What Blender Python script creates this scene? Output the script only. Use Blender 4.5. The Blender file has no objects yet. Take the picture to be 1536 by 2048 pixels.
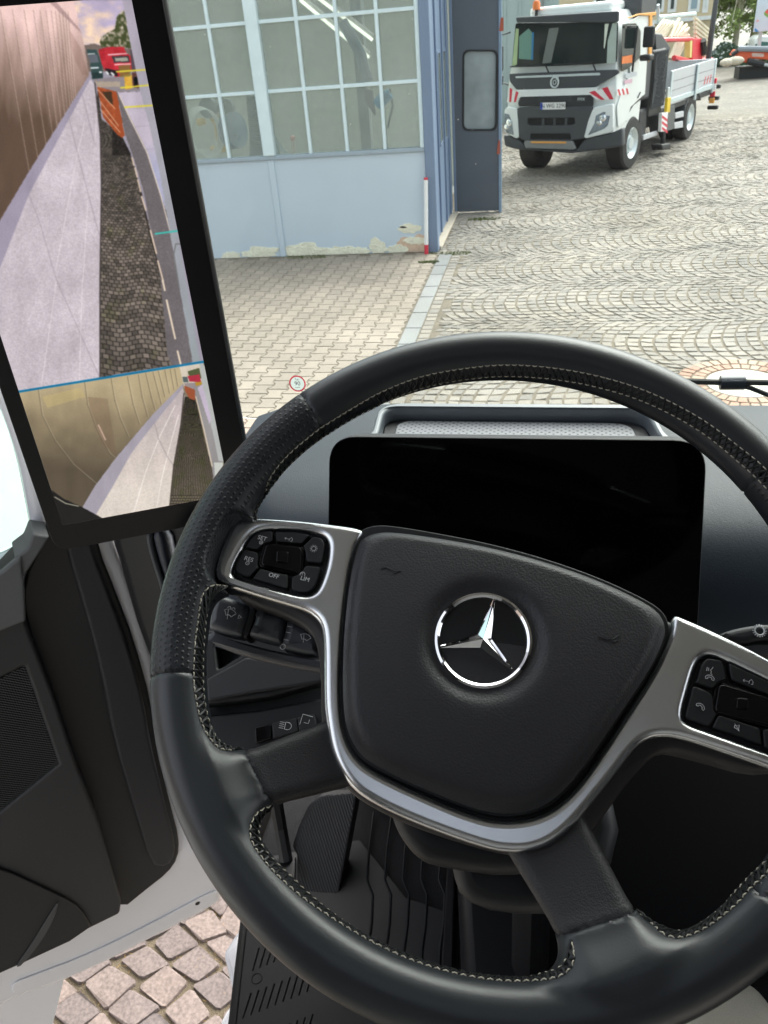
import bpy, bmesh, math, random
import numpy as np
from math import sin, cos, tan, radians, pi, atan2, hypot, sqrt
from mathutils import Vector, Matrix
random.seed(7); rng = np.random.default_rng(11)
S = bpy.context.scene; COL = S.collection

# ------------------------------------------------------------ camera
FPX = 1617.0; YAW = radians(12.7); PITCH = radians(31.0); ROLL = radians(4.96)
CAM = np.array([0., 0., 2.8])
_f = np.array([-sin(YAW)*cos(PITCH), cos(YAW)*cos(PITCH), -sin(PITCH)])
_r0 = np.array([cos(YAW), sin(YAW), 0.]); _u0 = np.cross(_r0, _f)
_r = _r0*cos(ROLL) - _u0*sin(ROLL); _u = _u0*cos(ROLL) + _r0*sin(ROLL)
cd = bpy.data.cameras.new('camera'); cam = bpy.data.objects.new('camera', cd); COL.objects.link(cam)
cam.matrix_world = Matrix(((_r[0], _u[0], -_f[0], CAM[0]), (_r[1], _u[1], -_f[1], CAM[1]), (_r[2], _u[2], -_f[2], CAM[2]), (0, 0, 0, 1)))
cd.sensor_fit = 'VERTICAL'; cd.sensor_height = 36; cd.sensor_width = 27; cd.lens = 36*FPX/2048
cd.clip_start = .02; cd.clip_end = 600
cd.dof.use_dof = True; cd.dof.focus_distance = .62; cd.dof.aperture_fstop = 30
S.camera = cam
SCR_E = .44

# ------------------------------------------------------------ sky, sun, exposure
SUN_EL, SUN_AZ = radians(52), radians(25)
W = bpy.data.worlds.new('World'); S.world = W; W.use_nodes = True
nt = W.node_tree; bg = nt.nodes['Background']
sky = nt.nodes.new('ShaderNodeTexSky'); sky.sky_type = 'NISHITA'; sky.sun_disc = False
sky.sun_elevation = SUN_EL; sky.sun_rotation = SUN_AZ; sky.air_density = 1.2; sky.dust_density = 4; sky.ozone_density = 1
hs = nt.nodes.new('ShaderNodeHueSaturation'); hs.inputs['Saturation'].default_value = .25
nt.links.new(sky.outputs[0], hs.inputs['Color']); nt.links.new(hs.outputs[0], bg.inputs['Color'])
bg.inputs['Strength'].default_value = .15
sl = bpy.data.lights.new('sun', 'SUN'); sl.energy = 1.5; sl.angle = radians(70); sl.color = (1, .94, .85)
so = bpy.data.objects.new('sun', sl); COL.objects.link(so)
_sd = Vector((sin(SUN_AZ)*cos(SUN_EL), cos(SUN_AZ)*cos(SUN_EL), sin(SUN_EL)))
so.rotation_euler = _sd.to_track_quat('Z', 'Y').to_euler(); so.location = (0, 0, 30)
S.view_settings.view_transform = 'Standard'; S.view_settings.look = 'None'
S.view_settings.exposure = 1.6; S.view_settings.gamma = 1; S.view_settings.use_curve_mapping = False
S.cycles.max_bounces = 8; S.cycles.diffuse_bounces = 5; S.cycles.glossy_bounces = 4
S.cycles.transparent_max_bounces = 12; S.cycles.use_denoising = True
S.cycles.sample_clamp_indirect = 6; S.cycles.caustics_reflective = False; S.cycles.caustics_refractive = False

# ------------------------------------------------------------ tracing: measured picture points -> planes of the place
def ray(x, y): return _f + _r*(x-768)/FPX - _u*(y-1024)/FPX
def proj(P):
    d = np.atleast_2d(P) - CAM; z = d@_f
    return 768 + FPX*(d@_r)/z, 1024 - FPX*(d@_u)/z
class Fr:
    def __init__(s, o, u, n):
        s.o = np.array(o, float); s.n = np.array(n, float); s.n /= np.linalg.norm(s.n)
        u = np.array(u, float); u -= s.n*(u@s.n); s.u = u/np.linalg.norm(u); s.v = np.cross(s.n, s.u)
    def P(s, x, y, h=0.): return s.o + s.u*x + s.v*y + s.n*h
    def px(s, x, y, h=0.):
        d = ray(x, y); o = s.o + s.n*h; t = ((o-CAM)@s.n)/(d@s.n); q = CAM + d*t - o
        return (float(q@s.u), float(q@s.v))
    def pp(s, pts, h=0.): return [s.px(x, y, h) for x, y in pts]
    def M(s, h=0.):
        o = s.o + s.n*h
        return Matrix(((s.u[0], s.v[0], s.n[0], o[0]), (s.u[1], s.v[1], s.n[1], o[1]), (s.u[2], s.v[2], s.n[2], o[2]), (0, 0, 0, 1)))
def G(x, y, z=0.):
    d = ray(x, y); t = (z-CAM[2])/d[2]; return CAM + d*t

# ------------------------------------------------------------ materials
MATS = {}
def mat(name, col, rough=.5, metal=0., spec=.5, bump=None, var=None, emit=None, coat=0., sheen=0.):
    """bump=(kind,scale,strength,dist) var=(scale,amount)"""
    if name in MATS: return MATS[name]
    m = bpy.data.materials.new(name); m.use_nodes = True; t = m.node_tree; b = t.nodes['Principled BSDF']
    b.inputs['Base Color'].default_value = (*col, 1); b.inputs['Roughness'].default_value = rough
    b.inputs['Metallic'].default_value = metal; b.inputs['Specular IOR Level'].default_value = spec
    b.inputs['Coat Weight'].default_value = coat; b.inputs['Sheen Weight'].default_value = sheen
    tc = t.nodes.new('ShaderNodeTexCoord'); out = tc.outputs['Object']
    if emit: b.inputs['Emission Color'].default_value = (*emit[0], 1); b.inputs['Emission Strength'].default_value = emit[1]
    if var is None: var = (6, .12)
    n = t.nodes.new('ShaderNodeTexNoise'); n.inputs['Scale'].default_value = var[0]; n.inputs['Detail'].default_value = 5
    t.links.new(out, n.inputs['Vector'])
    mx = t.nodes.new('ShaderNodeMix'); mx.data_type = 'RGBA'
    a = var[1]; mx.inputs['A'].default_value = (*[c*(1-a) for c in col], 1); mx.inputs['B'].default_value = (*[min(1, c*(1+a)) for c in col], 1)
    t.links.new(n.outputs['Fac'], mx.inputs['Factor']); t.links.new(mx.outputs['Result'], b.inputs['Base Color'])
    if bump:
        k, sc, st, ds = bump
        bp = t.nodes.new('ShaderNodeBump'); bp.inputs['Strength'].default_value = st; bp.inputs['Distance'].default_value = ds
        if k == 'grain':
            vo = t.nodes.new('ShaderNodeTexVoronoi'); vo.feature = 'F1'; vo.inputs['Scale'].default_value = sc
            n2 = t.nodes.new('ShaderNodeTexNoise'); n2.inputs['Scale'].default_value = sc*.6; n2.inputs['Detail'].default_value = 1
            ad = t.nodes.new('ShaderNodeVectorMath'); ad.operation = 'MULTIPLY_ADD'; ad.inputs[1].default_value = (.3/sc,)*3
            t.links.new(n2.outputs['Color'], ad.inputs[0]); t.links.new(out, ad.inputs[2])
            t.links.new(out, n2.inputs['Vector']); t.links.new(ad.outputs[0], vo.inputs['Vector'])
            mm = t.nodes.new('ShaderNodeMath'); mm.operation = 'MULTIPLY'; mm.inputs[1].default_value = -1
            t.links.new(vo.outputs['Distance'], mm.inputs[0]); t.links.new(mm.outputs[0], bp.inputs['Height'])
        else:
            n2 = t.nodes.new('ShaderNodeTexNoise'); n2.inputs['Scale'].default_value = sc; n2.inputs['Detail'].default_value = 4
            t.links.new(out, n2.inputs['Vector']); t.links.new(n2.outputs['Fac'], bp.inputs['Height'])
        t.links.new(bp.outputs[0], b.inputs['Normal'])
    MATS[name] = m; return m
def nodes(m): return m.node_tree, m.node_tree.nodes, m.node_tree.links
def glassmat(name, tint, dust_veil, veil_col, rough=.02, refl=1.):
    m = bpy.data.materials.new(name); m.use_nodes = True; t, N, L = nodes(m); N.clear()
    out = N.new('ShaderNodeOutputMaterial'); tr = N.new('ShaderNodeBsdfTransparent'); tr.inputs[0].default_value = (*tint, 1)
    gl = N.new('ShaderNodeBsdfGlossy'); gl.inputs['Roughness'].default_value = rough
    df = N.new('ShaderNodeBsdfDiffuse'); df.inputs[0].default_value = (*veil_col, 1)
    fr = N.new('ShaderNodeFresnel'); fr.inputs['IOR'].default_value = 1.35
    mu = N.new('ShaderNodeMath'); mu.operation = 'MULTIPLY'; mu.inputs[1].default_value = refl; L.new(fr.outputs[0], mu.inputs[0])
    m1 = N.new('ShaderNodeMixShader'); m2 = N.new('ShaderNodeMixShader')
    tc = N.new('ShaderNodeTexCoord'); no = N.new('ShaderNodeTexNoise'); no.inputs['Scale'].default_value = 2.5; no.inputs['Detail'].default_value = 6
    L.new(tc.outputs['Object'], no.inputs['Vector'])
    mr = N.new('ShaderNodeMapRange'); mr.inputs['From Min'].default_value = .3; mr.inputs['From Max'].default_value = .7
    mr.inputs['To Min'].default_value = dust_veil*.75; mr.inputs['To Max'].default_value = dust_veil*1.25; L.new(no.outputs['Fac'], mr.inputs['Value'])
    L.new(mr.outputs[0], m1.inputs[0]); L.new(tr.outputs[0], m1.inputs[1]); L.new(df.outputs[0], m1.inputs[2])
    L.new(mu.outputs[0], m2.inputs[0]); L.new(m1.outputs[0], m2.inputs[1]); L.new(gl.outputs[0], m2.inputs[2])
    L.new(m2.outputs[0], out.inputs[0]); return m

LEATHER = mat('smooth_leather', (.017, .021, .026), .39, spec=.7, bump=('noise', 900, .12, .0004), var=(25, .15))
PADM = mat('grained_pad', (.027, .027, .031), .45, bump=('grain', 700, .42, .0004), var=(30, .1))
GRAINP = mat('grained_plastic', (.026, .026, .029), .5, bump=('grain', 900, .5, .0004), var=(20, .12))
DASHM = mat('dash_skin', (.016, .026, .040), .50, spec=.4, bump=('grain', 620, .22, .0005), var=(8, .12))
BLACKP = mat('black_plastic', (.010, .011, .0135), .5, bump=('noise', 1200, .15, .0003))
DARKP = mat('charcoal_plastic', (.022, .023, .027), .55, bump=('noise', 1400, .25, .0004))
TRIMG = mat('grey_trim_plastic', (.06, .062, .066), .6, bump=('noise', 1600, .3, .0004))
GLOSS = mat('gloss_black', (.004, .004, .005), .08, spec=.35)
SCREENB = mat('dark_display_glass', (.0015, .0015, .002), .05, spec=.06)
SILVER = mat('satin_silver', (.84, .86, .88), .27, metal=1., bump=('noise', 2500, .06, .0002), var=(40, .04))
CHROME = mat('chrome', (.85, .85, .87), .05, metal=1.)
WHITEP = mat('white_car_paint', (.88, .89, .94), .25, coat=.6, var=(3, .03))
RUBBER = mat('black_rubber', (.013, .013, .013), .7, bump=('noise', 600, .2, .0005))
THREAD = mat('cream_thread', (.62, .58, .48), .8)
LACE = mat('black_lace', (.012, .013, .014), .5)
PRINT = mat('white_print', (.75, .76, .78), .6)
FLOORM = mat('floor_mat_rubber', (.012, .012, .014), .6, bump=('noise', 900, .3, .0006))
CARPET = mat('grey_carpet', (.016, .016, .018), .95, bump=('noise', 700, .8, .002), var=(400, .4))
CLOTH = mat('beige_grey_cloth', (.42, .40, .35), .95, bump=('noise', 900, .6, .001), var=(900, .25), sheen=.3)
HEAD = mat('light_headliner', (.36, .36, .36), .95)

# ------------------------------------------------------------ object helpers
def put(ob, parent=None, label=None, cat=None, group=None, kind=None):
    COL.objects.link(ob)
    if parent is not None:
        ob.parent = parent
    for k, v in (('label', label), ('category', cat), ('group', group), ('kind', kind)):
        if v: ob[k] = v
    return ob
def thing(name, label, cat, loc=(0, 0, 0), group=None):
    o = bpy.data.objects.new(name, None); o.empty_display_size = .1
    put(o, None, label, cat, group); o.location = loc; return o
def rootloc(p):
    v = Vector((0, 0, 0))
    while p is not None: v += p.location; p = p.parent
    return v
def fin(me, name, material, parent=None, smooth=35, **kw):
    ob = bpy.data.objects.new(name, me); put(ob, parent, **kw)
    if parent is not None: me.transform(Matrix.Translation(-rootloc(parent)))
    if material is not None and not me.materials: me.materials.append(material)
    if smooth:
        me.shade_smooth(); me.set_sharp_from_angle(angle=radians(smooth))
    return ob
class MB:
    def __init__(s): s.v = []; s.f = []; s.c = []
    def add(s, V, Fc, c=None):
        b = len(s.v); s.v += [tuple(map(float, p)) for p in V]; s.f += [tuple(b+i for i in f) for f in Fc]
        s.c += [c]*len(Fc); return s
    def box(s, lo, hi, T=None):
        x0, y0, z0 = lo; x1, y1, z1 = hi
        V = [(x, y, z) for z in (z0, z1) for y in (y0, y1) for x in (x0, x1)]
        if T is not None: V = [T(*p) for p in V]
        return s.add(V, [(0, 2, 3, 1), (4, 5, 7, 6), (0, 1, 5, 4), (1, 3, 7, 5), (3, 2, 6, 7), (2, 0, 4, 6)])
    def prism(s, A, B):
        n = len(A); return s.add(list(A)+list(B), [tuple(range(n-1, -1, -1)), tuple(range(n, 2*n))] + [(i, (i+1) % n, n+(i+1) % n, n+i) for i in range(n)])
    def tube(s, pts, r, seg=8, cap=True, closed=False):
        pts = [np.array(p, float) for p in pts]; n = len(pts); rr = r if hasattr(r, '__len__') else [r]*n
        up = None; rings = []
        for i, p in enumerate(pts):
            a = pts[(i-1) % n] if (closed or i) else p; b = pts[(i+1) % n] if (closed or i < n-1) else p
            t = b-a; L = np.linalg.norm(t); t = t/L if L > 1e-9 else np.array([0, 0, 1.])
            if up is None: up = np.array([0, 0, 1.]) if abs(t[2]) < .9 else np.array([1., 0, 0])
            q = up - t*(up@t); q /= max(np.linalg.norm(q), 1e-9); up = q; w = np.cross(t, q)
            rings.append([p + rr[i]*(cos(2*pi*k/seg)*q + sin(2*pi*k/seg)*w) for k in range(seg)])
        V = [p for R in rings for p in R]; F = []
        m = n if closed else n-1
        for i in range(m):
            for k in range(seg):
                j = (i+1) % n; F.append((i*seg+k, i*seg+(k+1) % seg, j*seg+(k+1) % seg, j*seg+k))
        if cap and not closed: F += [tuple(range(seg-1, -1, -1)), tuple((n-1)*seg+k for k in range(seg))]
        return s.add(V, F)
    def lathe(s, prof, fr, cx=0., cy=0., seg=48):
        """prof [(r,h)...] around fr.n at local (cx,cy)"""
        V = [fr.P(cx+r*cos(2*pi*k/seg), cy+r*sin(2*pi*k/seg), h) for r, h in prof for k in range(seg)]; F = []
        for i in range(len(prof)-1):
            for k in range(seg): F.append((i*seg+k, i*seg+(k+1) % seg, (i+1)*seg+(k+1) % seg, (i+1)*seg+k))
        return s.add(V, F)
    def sphere(s, c, r, seg=12, rg=8):
        c = np.array(c, float); r = np.array(r if hasattr(r, '__len__') else (r, r, r), float)
        V = [c + r*np.array((sin(pi*(i+.5)/rg)*cos(2*pi*k/seg), sin(pi*(i+.5)/rg)*sin(2*pi*k/seg), cos(pi*(i+.5)/rg))) for i in range(rg) for k in range(seg)]
        F = [(i*seg+k, (i+1)*seg+k, (i+1)*seg+(k+1) % seg, i*seg+(k+1) % seg) for i in range(rg-1) for k in range(seg)]
        F += [tuple(range(seg)), tuple((rg-1)*seg+k for k in range(seg-1, -1, -1))]
        return s.add(V, F)
    def build(s, name, material, parent=None, bevel=0, smooth=35, **kw):
        me = bpy.data.meshes.new(name); me.from_pydata(s.v, [], s.f); me.update()
        if any(c is not None for c in s.c):
            at = me.attributes.new('tint', 'FLOAT', 'FACE'); at.data.foreach_set('value', [c or 0. for c in s.c])
        ob = fin(me, name, material, parent, smooth, **kw)
        if bevel:
            b = ob.modifiers.new('bevel', 'BEVEL'); b.width = bevel; b.segments = 2; b.limit_method = 'ANGLE'; b.harden_normals = False
        return ob
def rp(pts, r, seg=5):
    """round the corners of a closed 2D outline"""
    n = len(pts); out = []
    rs = r if hasattr(r, '__len__') else [r]*n
    for i in range(n):
        p = np.array(pts[i], float); a = np.array(pts[i-1], float); b = np.array(pts[(i+1) % n], float)
        la, lb = np.linalg.norm(a-p), np.linalg.norm(b-p); d = min(rs[i], la*.48, lb*.48)
        if d < 1e-7: out.append(tuple(p)); continue
        A = p+(a-p)/la*d; B = p+(b-p)/lb*d
        for k in range(seg+1):
            t = k/seg; out.append(tuple((1-t)**2*A + 2*t*(1-t)*p + t*t*B))
    return out
def smoothc(pts, k=2):
    for _ in range(k):
        q = []
        for i in range(len(pts)):
            a = np.array(pts[i]); b = np.array(pts[(i+1) % len(pts)]); q += [tuple(.75*a+.25*b), tuple(.25*a+.75*b)]
        pts = q
    return pts
def slab(name, fr, outer, h0, h1, bev, material, parent=None, holes=(), res=3, smooth=40, **kw):
    cu = bpy.data.curves.new(name, 'CURVE'); cu.dimensions = '2D'; cu.fill_mode = 'BOTH'
    th = h1-h0; bev = min(bev, th*.49)
    cu.bevel_depth = bev; cu.bevel_resolution = res; cu.extrude = max(th/2-bev, 0); cu.offset = -bev
    for pts in [outer]+list(holes):
        s = cu.splines.new('POLY'); s.points.add(len(pts)-1); s.use_cyclic_u = True
        for p, q in zip(s.points, pts): p.co = (q[0], q[1], 0, 1)
    tmp = bpy.data.objects.new('tmp', cu); COL.objects.link(tmp); bpy.context.view_layer.update()
    me = bpy.data.meshes.new_from_object(tmp.evaluated_get(bpy.context.evaluated_depsgraph_get()))
    bpy.data.objects.remove(tmp); bpy.data.curves.remove(cu)
    me.name = name; me.materials.clear(); me.transform(fr.M((h0+h1)/2))
    return fin(me, name, material, parent, smooth, **kw)
def text(body, fr, x, y, size, h, material, parent, name='lettering', rot=0., align='CENTER', **kw):
    cu = bpy.data.curves.new(name, 'FONT'); cu.body = body; cu.size = size; cu.align_x = align; cu.align_y = 'CENTER'; cu.extrude = size*.01; cu.resolution_u = 3
    tmp = bpy.data.objects.new('tmp', cu); COL.objects.link(tmp); bpy.context.view_layer.update()
    me = bpy.data.meshes.new_from_object(tmp.evaluated_get(bpy.context.evaluated_depsgraph_get()))
    bpy.data.objects.remove(tmp); bpy.data.curves.remove(cu)
    me.materials.clear(); me.transform(fr.M(h) @ Matrix.Translation((x, y, 0)) @ Matrix.Rotation(rot, 4, 'Z')); me.name = name
    return fin(me, name, material, parent, 0, **kw)
def pillow(name, fr, outline, hf, material, parent, rings=30, cen=None, n=140, **kw):
    P = np.array(outline); L = np.r_[0, np.cumsum(np.linalg.norm(np.diff(np.r_[P, P[:1]], axis=0), axis=1))]
    t = np.linspace(0, L[-1], n, endpoint=False); Q = np.r_[P, P[:1]]
    R = np.stack([np.interp(t, L, Q[:, 0]), np.interp(t, L, Q[:, 1])], -1); c = np.array(cen) if cen is not None else R.mean(0)
    V = []; F = []
    for i in range(rings):
        s_ = 1-(i/(rings-1))**1.0*.985 if i else 1
        for p in R: q = c+(p-c)*s_; V.append(fr.P(q[0], q[1], hf(q[0], q[1], 1-s_)))
    for i in range(rings-1):
        for k in range(n): F.append((i*n+k, i*n+(k+1) % n, (i+1)*n+(k+1) % n, (i+1)*n+k))
    F.append(tuple((rings-1)*n+k for k in range(n)))
    me = bpy.data.meshes.new(name); me.from_pydata([tuple(v) for v in V], [], F); me.update()
    b = bmesh.new(); b.from_mesh(me); bmesh.ops.recalc_face_normals(b, faces=b.faces); b.to_mesh(me); b.free()
    return fin(me, name, material, parent, 60, **kw)
XY = Fr((0, 0, 0), (1, 0, 0), (0, 0, 1))
# ============================================================ STEERING WHEEL
WF = Fr((-.0212, .3969, 2.4682), (1, 0, 0), (.0787, -.5781, .8121))
RM, RT = .206, .0175
def smin(a, b, k):
    h = np.clip(.5+.5*(b-a)/k, 0, 1); return b*(1-h)+a*h - k*h*(1-h)
def capbox(X, Y, Z, a, b, w0, w1, th, zc, ze):
    a = np.array(a); b = np.array(b); d = b-a; L2 = d@d
    t = np.clip(((X-a[0])*d[0]+(Y-a[1])*d[1])/L2, 0, 1)
    q = np.hypot(X-a[0]-t*d[0], Y-a[1]-t*d[1]) - (w0*(1-t)+w1*t) + .008
    z = np.abs(Z-zc-(ze-zc)*t)-th+.008
    return np.minimum(np.maximum(q, z), 0) + np.hypot(np.maximum(q, 0), np.maximum(z, 0)) - .008
wp = WF.px
STUBS = [(wp(440, 1105), wp(600, 1125), .024, .022, .011, -.010, -.028, .020),   # upper left
         (wp(445, 1577), wp(700, 1485), .0155, .022, .0105, -.005, -.026, .026),     # lower left
         (wp(1238, 1925), wp(1075, 1620), .020, .026, .0105, -.003, -.028, .032),    # bottom
         (wp(1650, 1480), wp(1450, 1400), .024, .022, .011, -.010, -.028, .020)]     # right
def sdf(X, Y, Z):
    d = np.hypot(np.hypot(X, Y)-RM, Z) - RT
    for a, b, w0, w1, th, zc, ze, k in STUBS: d = smin(d, capbox(X, Y, Z, a, b, w0, w1, th, zc, ze), k*np.clip((.213-np.hypot(X, Y))/.022, .04, 1))
    return d
def polysd(X, Y, poly):
    d = np.full(np.shape(X), 9.); ins = np.zeros(np.shape(X), bool); n = len(poly)
    for i in range(n):
        (x0, y0), (x1, y1) = poly[i], poly[(i+1) % n]; L2 = (x1-x0)**2+(y1-y0)**2
        t = np.clip(((X-x0)*(x1-x0)+(Y-y0)*(y1-y0))/L2, 0, 1); d = np.minimum(d, np.hypot(X-x0-t*(x1-x0), Y-y0-t*(y1-y0)))
        if y0 != y1: ins ^= ((y0 > Y) != (y1 > Y)) & (X < (x1-x0)*(Y-y0)/(y1-y0)+x0)
    return np.where(ins, -d, d)
POCK = [smoothc(WF.pp(p, .004), 1) for p in ([(419,1146),(424,1110),(449,1054),(463,1036),(484,1028),(760,1040),(760,1235),(619,1228),(591,1217),(531,1200),(452,1176),(428,1165)],
        [(1480,1280),(1536,1305),(1610,1345),(1650,1380),(1664,1420),(1660,1495),(1632,1555),(1602,1564),(1536,1540),(1440,1508)])]
def smax(a, b, k): return -smin(-a, -b, k)
def sdfc(X, Y, Z):
    d = sdf(X, Y, Z)
    for p in POCK: d = smax(d, -np.maximum(polysd(X, Y, p), -.0185-Z), .0025)
    return d
def surfnet(f, lo, hi, h):
    ax = [np.arange(lo[i], hi[i]+h, h) for i in range(3)]; X, Y, Z = np.meshgrid(*ax, indexing='ij')
    Vv = f(X, Y, Z); n = Vv.shape; cs = tuple(m-1 for m in n)
    acc = np.zeros(cs+(3,)); cnt = np.zeros(cs); quads = []
    base = np.stack([X, Y, Z], -1)
    for a in range(3):
        sl0 = [slice(None)]*3; sl1 = [slice(None)]*3; sl0[a] = slice(0, -1); sl1[a] = slice(1, None)
        A, B = Vv[tuple(sl0)], Vv[tuple(sl1)]; cr = (A < 0) != (B < 0); idx = np.argwhere(cr)
        t = (A/(A-B+1e-30))[cr]; p = base[tuple(sl0)][cr].copy(); p[:, a] += t*h; sg = (A < 0)[cr]
        o = [i for i in range(3) if i != a]; cells = []
        for du, dv in ((0, 0), (1, 0), (1, 1), (0, 1)):
            c = idx.copy(); c[:, o[0]] -= du; c[:, o[1]] -= dv; cells.append(c)
        ok = np.ones(len(idx), bool)
        for c in cells: ok &= (c >= 0).all(1) & (c < np.array(cs)).all(1)
        for c in cells:
            cc = c[ok]; np.add.at(acc, (cc[:, 0], cc[:, 1], cc[:, 2]), p[ok]); np.add.at(cnt, (cc[:, 0], cc[:, 1], cc[:, 2]), 1)
        q = np.stack([np.ravel_multi_index(c[ok].T, cs) for c in cells], 1); s = sg[ok]
        if a == 1: s = ~s
        q[~s] = q[~s][:, ::-1]; quads.append(q)
    m = cnt > 0; ids = -np.ones(np.prod(cs), int); ids[np.flatnonzero(m.ravel())] = np.arange(m.sum())
    P = acc[m]/cnt[m][:, None]; Q = ids[np.concatenate(quads)][:, ::-1]
    for _ in range(3):
        e = 1e-4; x, y, z = P.T; d = f(x, y, z)
        g = np.stack([f(x+e, y, z)-f(x-e, y, z), f(x, y+e, z)-f(x, y-e, z), f(x, y, z+e)-f(x, y, z-e)], -1)
        g /= np.linalg.norm(g, axis=1)[:, None]+1e-9; P = P - g*d[:, None]
    return P, Q, g
def loc2w(P): return WF.o + P[:, :1]*WF.u + P[:, 1:2]*WF.v + P[:, 2:3]*WF.n
PMARK = 0
wheel = thing('steering_wheel', 'black leather steering wheel with cream stitching and satin silver spokes', 'steering wheel', tuple(WF.o))
P, Q, gN = surfnet(sdfc, (-.235, -.235, -.045), (.235, .235, .025), .0021)
def snap(a, b, mask):
    a = np.array(wp(*a)); b = np.array(wp(*b)); n_ = np.array([-(b-a)[1], (b-a)[0]]); n_ /= np.linalg.norm(n_); d = (P[:, :2]-a)@n_; tt = ((P[:, :2]-a)@(b-a))/((b-a)@(b-a)); m_ = (np.abs(d) < .00125) & mask & (tt > -.35) & (tt < 1.25)
    P[m_, :2] -= d[m_, None]*n_
rr0 = np.hypot(P[:, 0], P[:, 1])
snap((600, 795), (641, 858), (P[:, 0] < -.08) & (P[:, 1] > .1)); snap((302, 1360), (385, 1354), (P[:, 0] < -.17)); snap((1499, 1779), (1536, 1815), (P[:, 0] > .12) & (P[:, 1] < -.05))
snap((490, 1500), (545, 1612), (P[:, 0] < -.05) & (P[:, 1] < -.03) & (rr0 < .2)); snap((1140, 1864), (1282, 1818), (P[:, 1] < -.09) & (rr0 < .2))
cenq = P[Q].mean(1)
phi = np.arctan2(cenq[:, 1], cenq[:, 0])
def lineside(p, a, b):
    a = np.array(a); b = np.array(b); return (b[0]-a[0])*(p[:, 1]-a[1]) - (b[1]-a[1])*(p[:, 0]-a[0])
gA, gB = wp(600, 795), wp(641, 858); gC, gD = wp(302, 1360), wp(385, 1354)
# groups: 0 smooth leather, 1 perforated left, 2 perforated right, 3.. spoke covers
grp = np.zeros(len(Q), int)
left = (cenq[:, 0] < -.08)
s1 = lineside(cenq, gA, gB); s2 = lineside(cenq, gC, gD)
grp[left & (s1 < 0) & (s2 > 0) & (cenq[:, 0] > -.3)] = 1
hA = atan2(gA[1], gA[0]); hC = atan2(gC[1], gC[0]) % (2*pi)
# mirrored grip on the right: wheel is turned, mirror about the emblem axis
axr = atan2(wp(988, 1203)[1]-wp(966, 1283)[1], wp(988, 1203)[0]-wp(966, 1283)[0])
pr = (phi - (2*axr-hA)); ph2 = phi % (2*pi)
a1 = (2*axr-hC) % (2*pi); a2 = (2*axr-hA) % (2*pi)
gE = wp(1499, 1779); gF = wp(1536, 1815)
s3 = lineside(cenq, gE, gF)
grp[(cenq[:, 0] > .1) & (s3 > 0) & (phi < .62)] = 2
s4 = lineside(cenq, wp(490, 1500), wp(545, 1612)); s5 = lineside(cenq, wp(1140, 1864), wp(1282, 1818))
near = np.hypot(cenq[:, 0], cenq[:, 1]) < .1855
grp[near & (cenq[:, 0] < -.05) & (cenq[:, 1] < -.03) & (s4 > 0)] = 3
grp[near & (cenq[:, 1] < -.09) & (cenq[:, 0] > -.02) & (s5 > 0)] = 4
sh = np.hypot(cenq[:, 0], cenq[:, 1]) < .168
grp[sh & (cenq[:, 1] > 0) & (cenq[:, 0] < 0)] = 5
grp[sh & (cenq[:, 0] > .09) & (cenq[:, 1] > -.09)] = 6
# perforated leather: real relief in the material, laid out in ring coordinates
PERF = mat('perforated_leather', (.017, .020, .025), .40, var=(30, .1)); t_, N_, L_ = nodes(PERF)
uvn = N_.new('ShaderNodeUVMap'); uvn.uv_map = 'UVMap'
def M_(op, a, b=None):
    n = N_.new('ShaderNodeMath'); n.operation = op
    for i, v in enumerate((a, b)):
        if v is None: continue
        if isinstance(v, (int, float)): n.inputs[i].default_value = v
        else: L_.new(v, n.inputs[i])
    return n.outputs[0]
sp = N_.new('ShaderNodeSeparateXYZ'); L_.new(uvn.outputs[0], sp.inputs[0])
u_, v_ = sp.outputs[0], sp.outputs[1]; row = M_('FLOOR', v_); uo = M_('ADD', u_, M_('MULTIPLY', M_('MODULO', row, 2.), .5))
fu = M_('SUBTRACT', M_('FRACT', uo), .5); fv = M_('SUBTRACT', M_('FRACT', v_), .5)
dd = M_('SQRT', M_('ADD', M_('MULTIPLY', fu, fu), M_('MULTIPLY', M_('MULTIPLY', fv, fv), .8)))
mr = N_.new('ShaderNodeMapRange'); mr.interpolation_type = 'SMOOTHSTEP'; mr.inputs['From Min'].default_value = .1; mr.inputs['From Max'].default_value = .3; L_.new(dd, mr.inputs['Value'])
bp = N_.new('ShaderNodeBump'); bp.inputs['Strength'].default_value = .6; bp.inputs['Distance'].default_value = .0005; L_.new(mr.outputs[0], bp.inputs['Height'])
bs = N_['Principled BSDF']; L_.new(bp.outputs[0], bs.inputs['Normal'])
mc = N_.new('ShaderNodeMix'); mc.data_type = 'RGBA'; mc.inputs['A'].default_value = (.003, .003, .003, 1)
mr2 = N_.new('ShaderNodeMapRange'); mr2.inputs['From Min'].default_value = .13; mr2.inputs['From Max'].default_value = .2; L_.new(dd, mr2.inputs['Value'])
L_.new(mr2.outputs[0], mc.inputs['Factor']); src = bs.inputs['Base Color'].links[0].from_socket; L_.new(src, mc.inputs['B']); L_.new(mc.outputs['Result'], bs.inputs['Base Color'])
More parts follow.
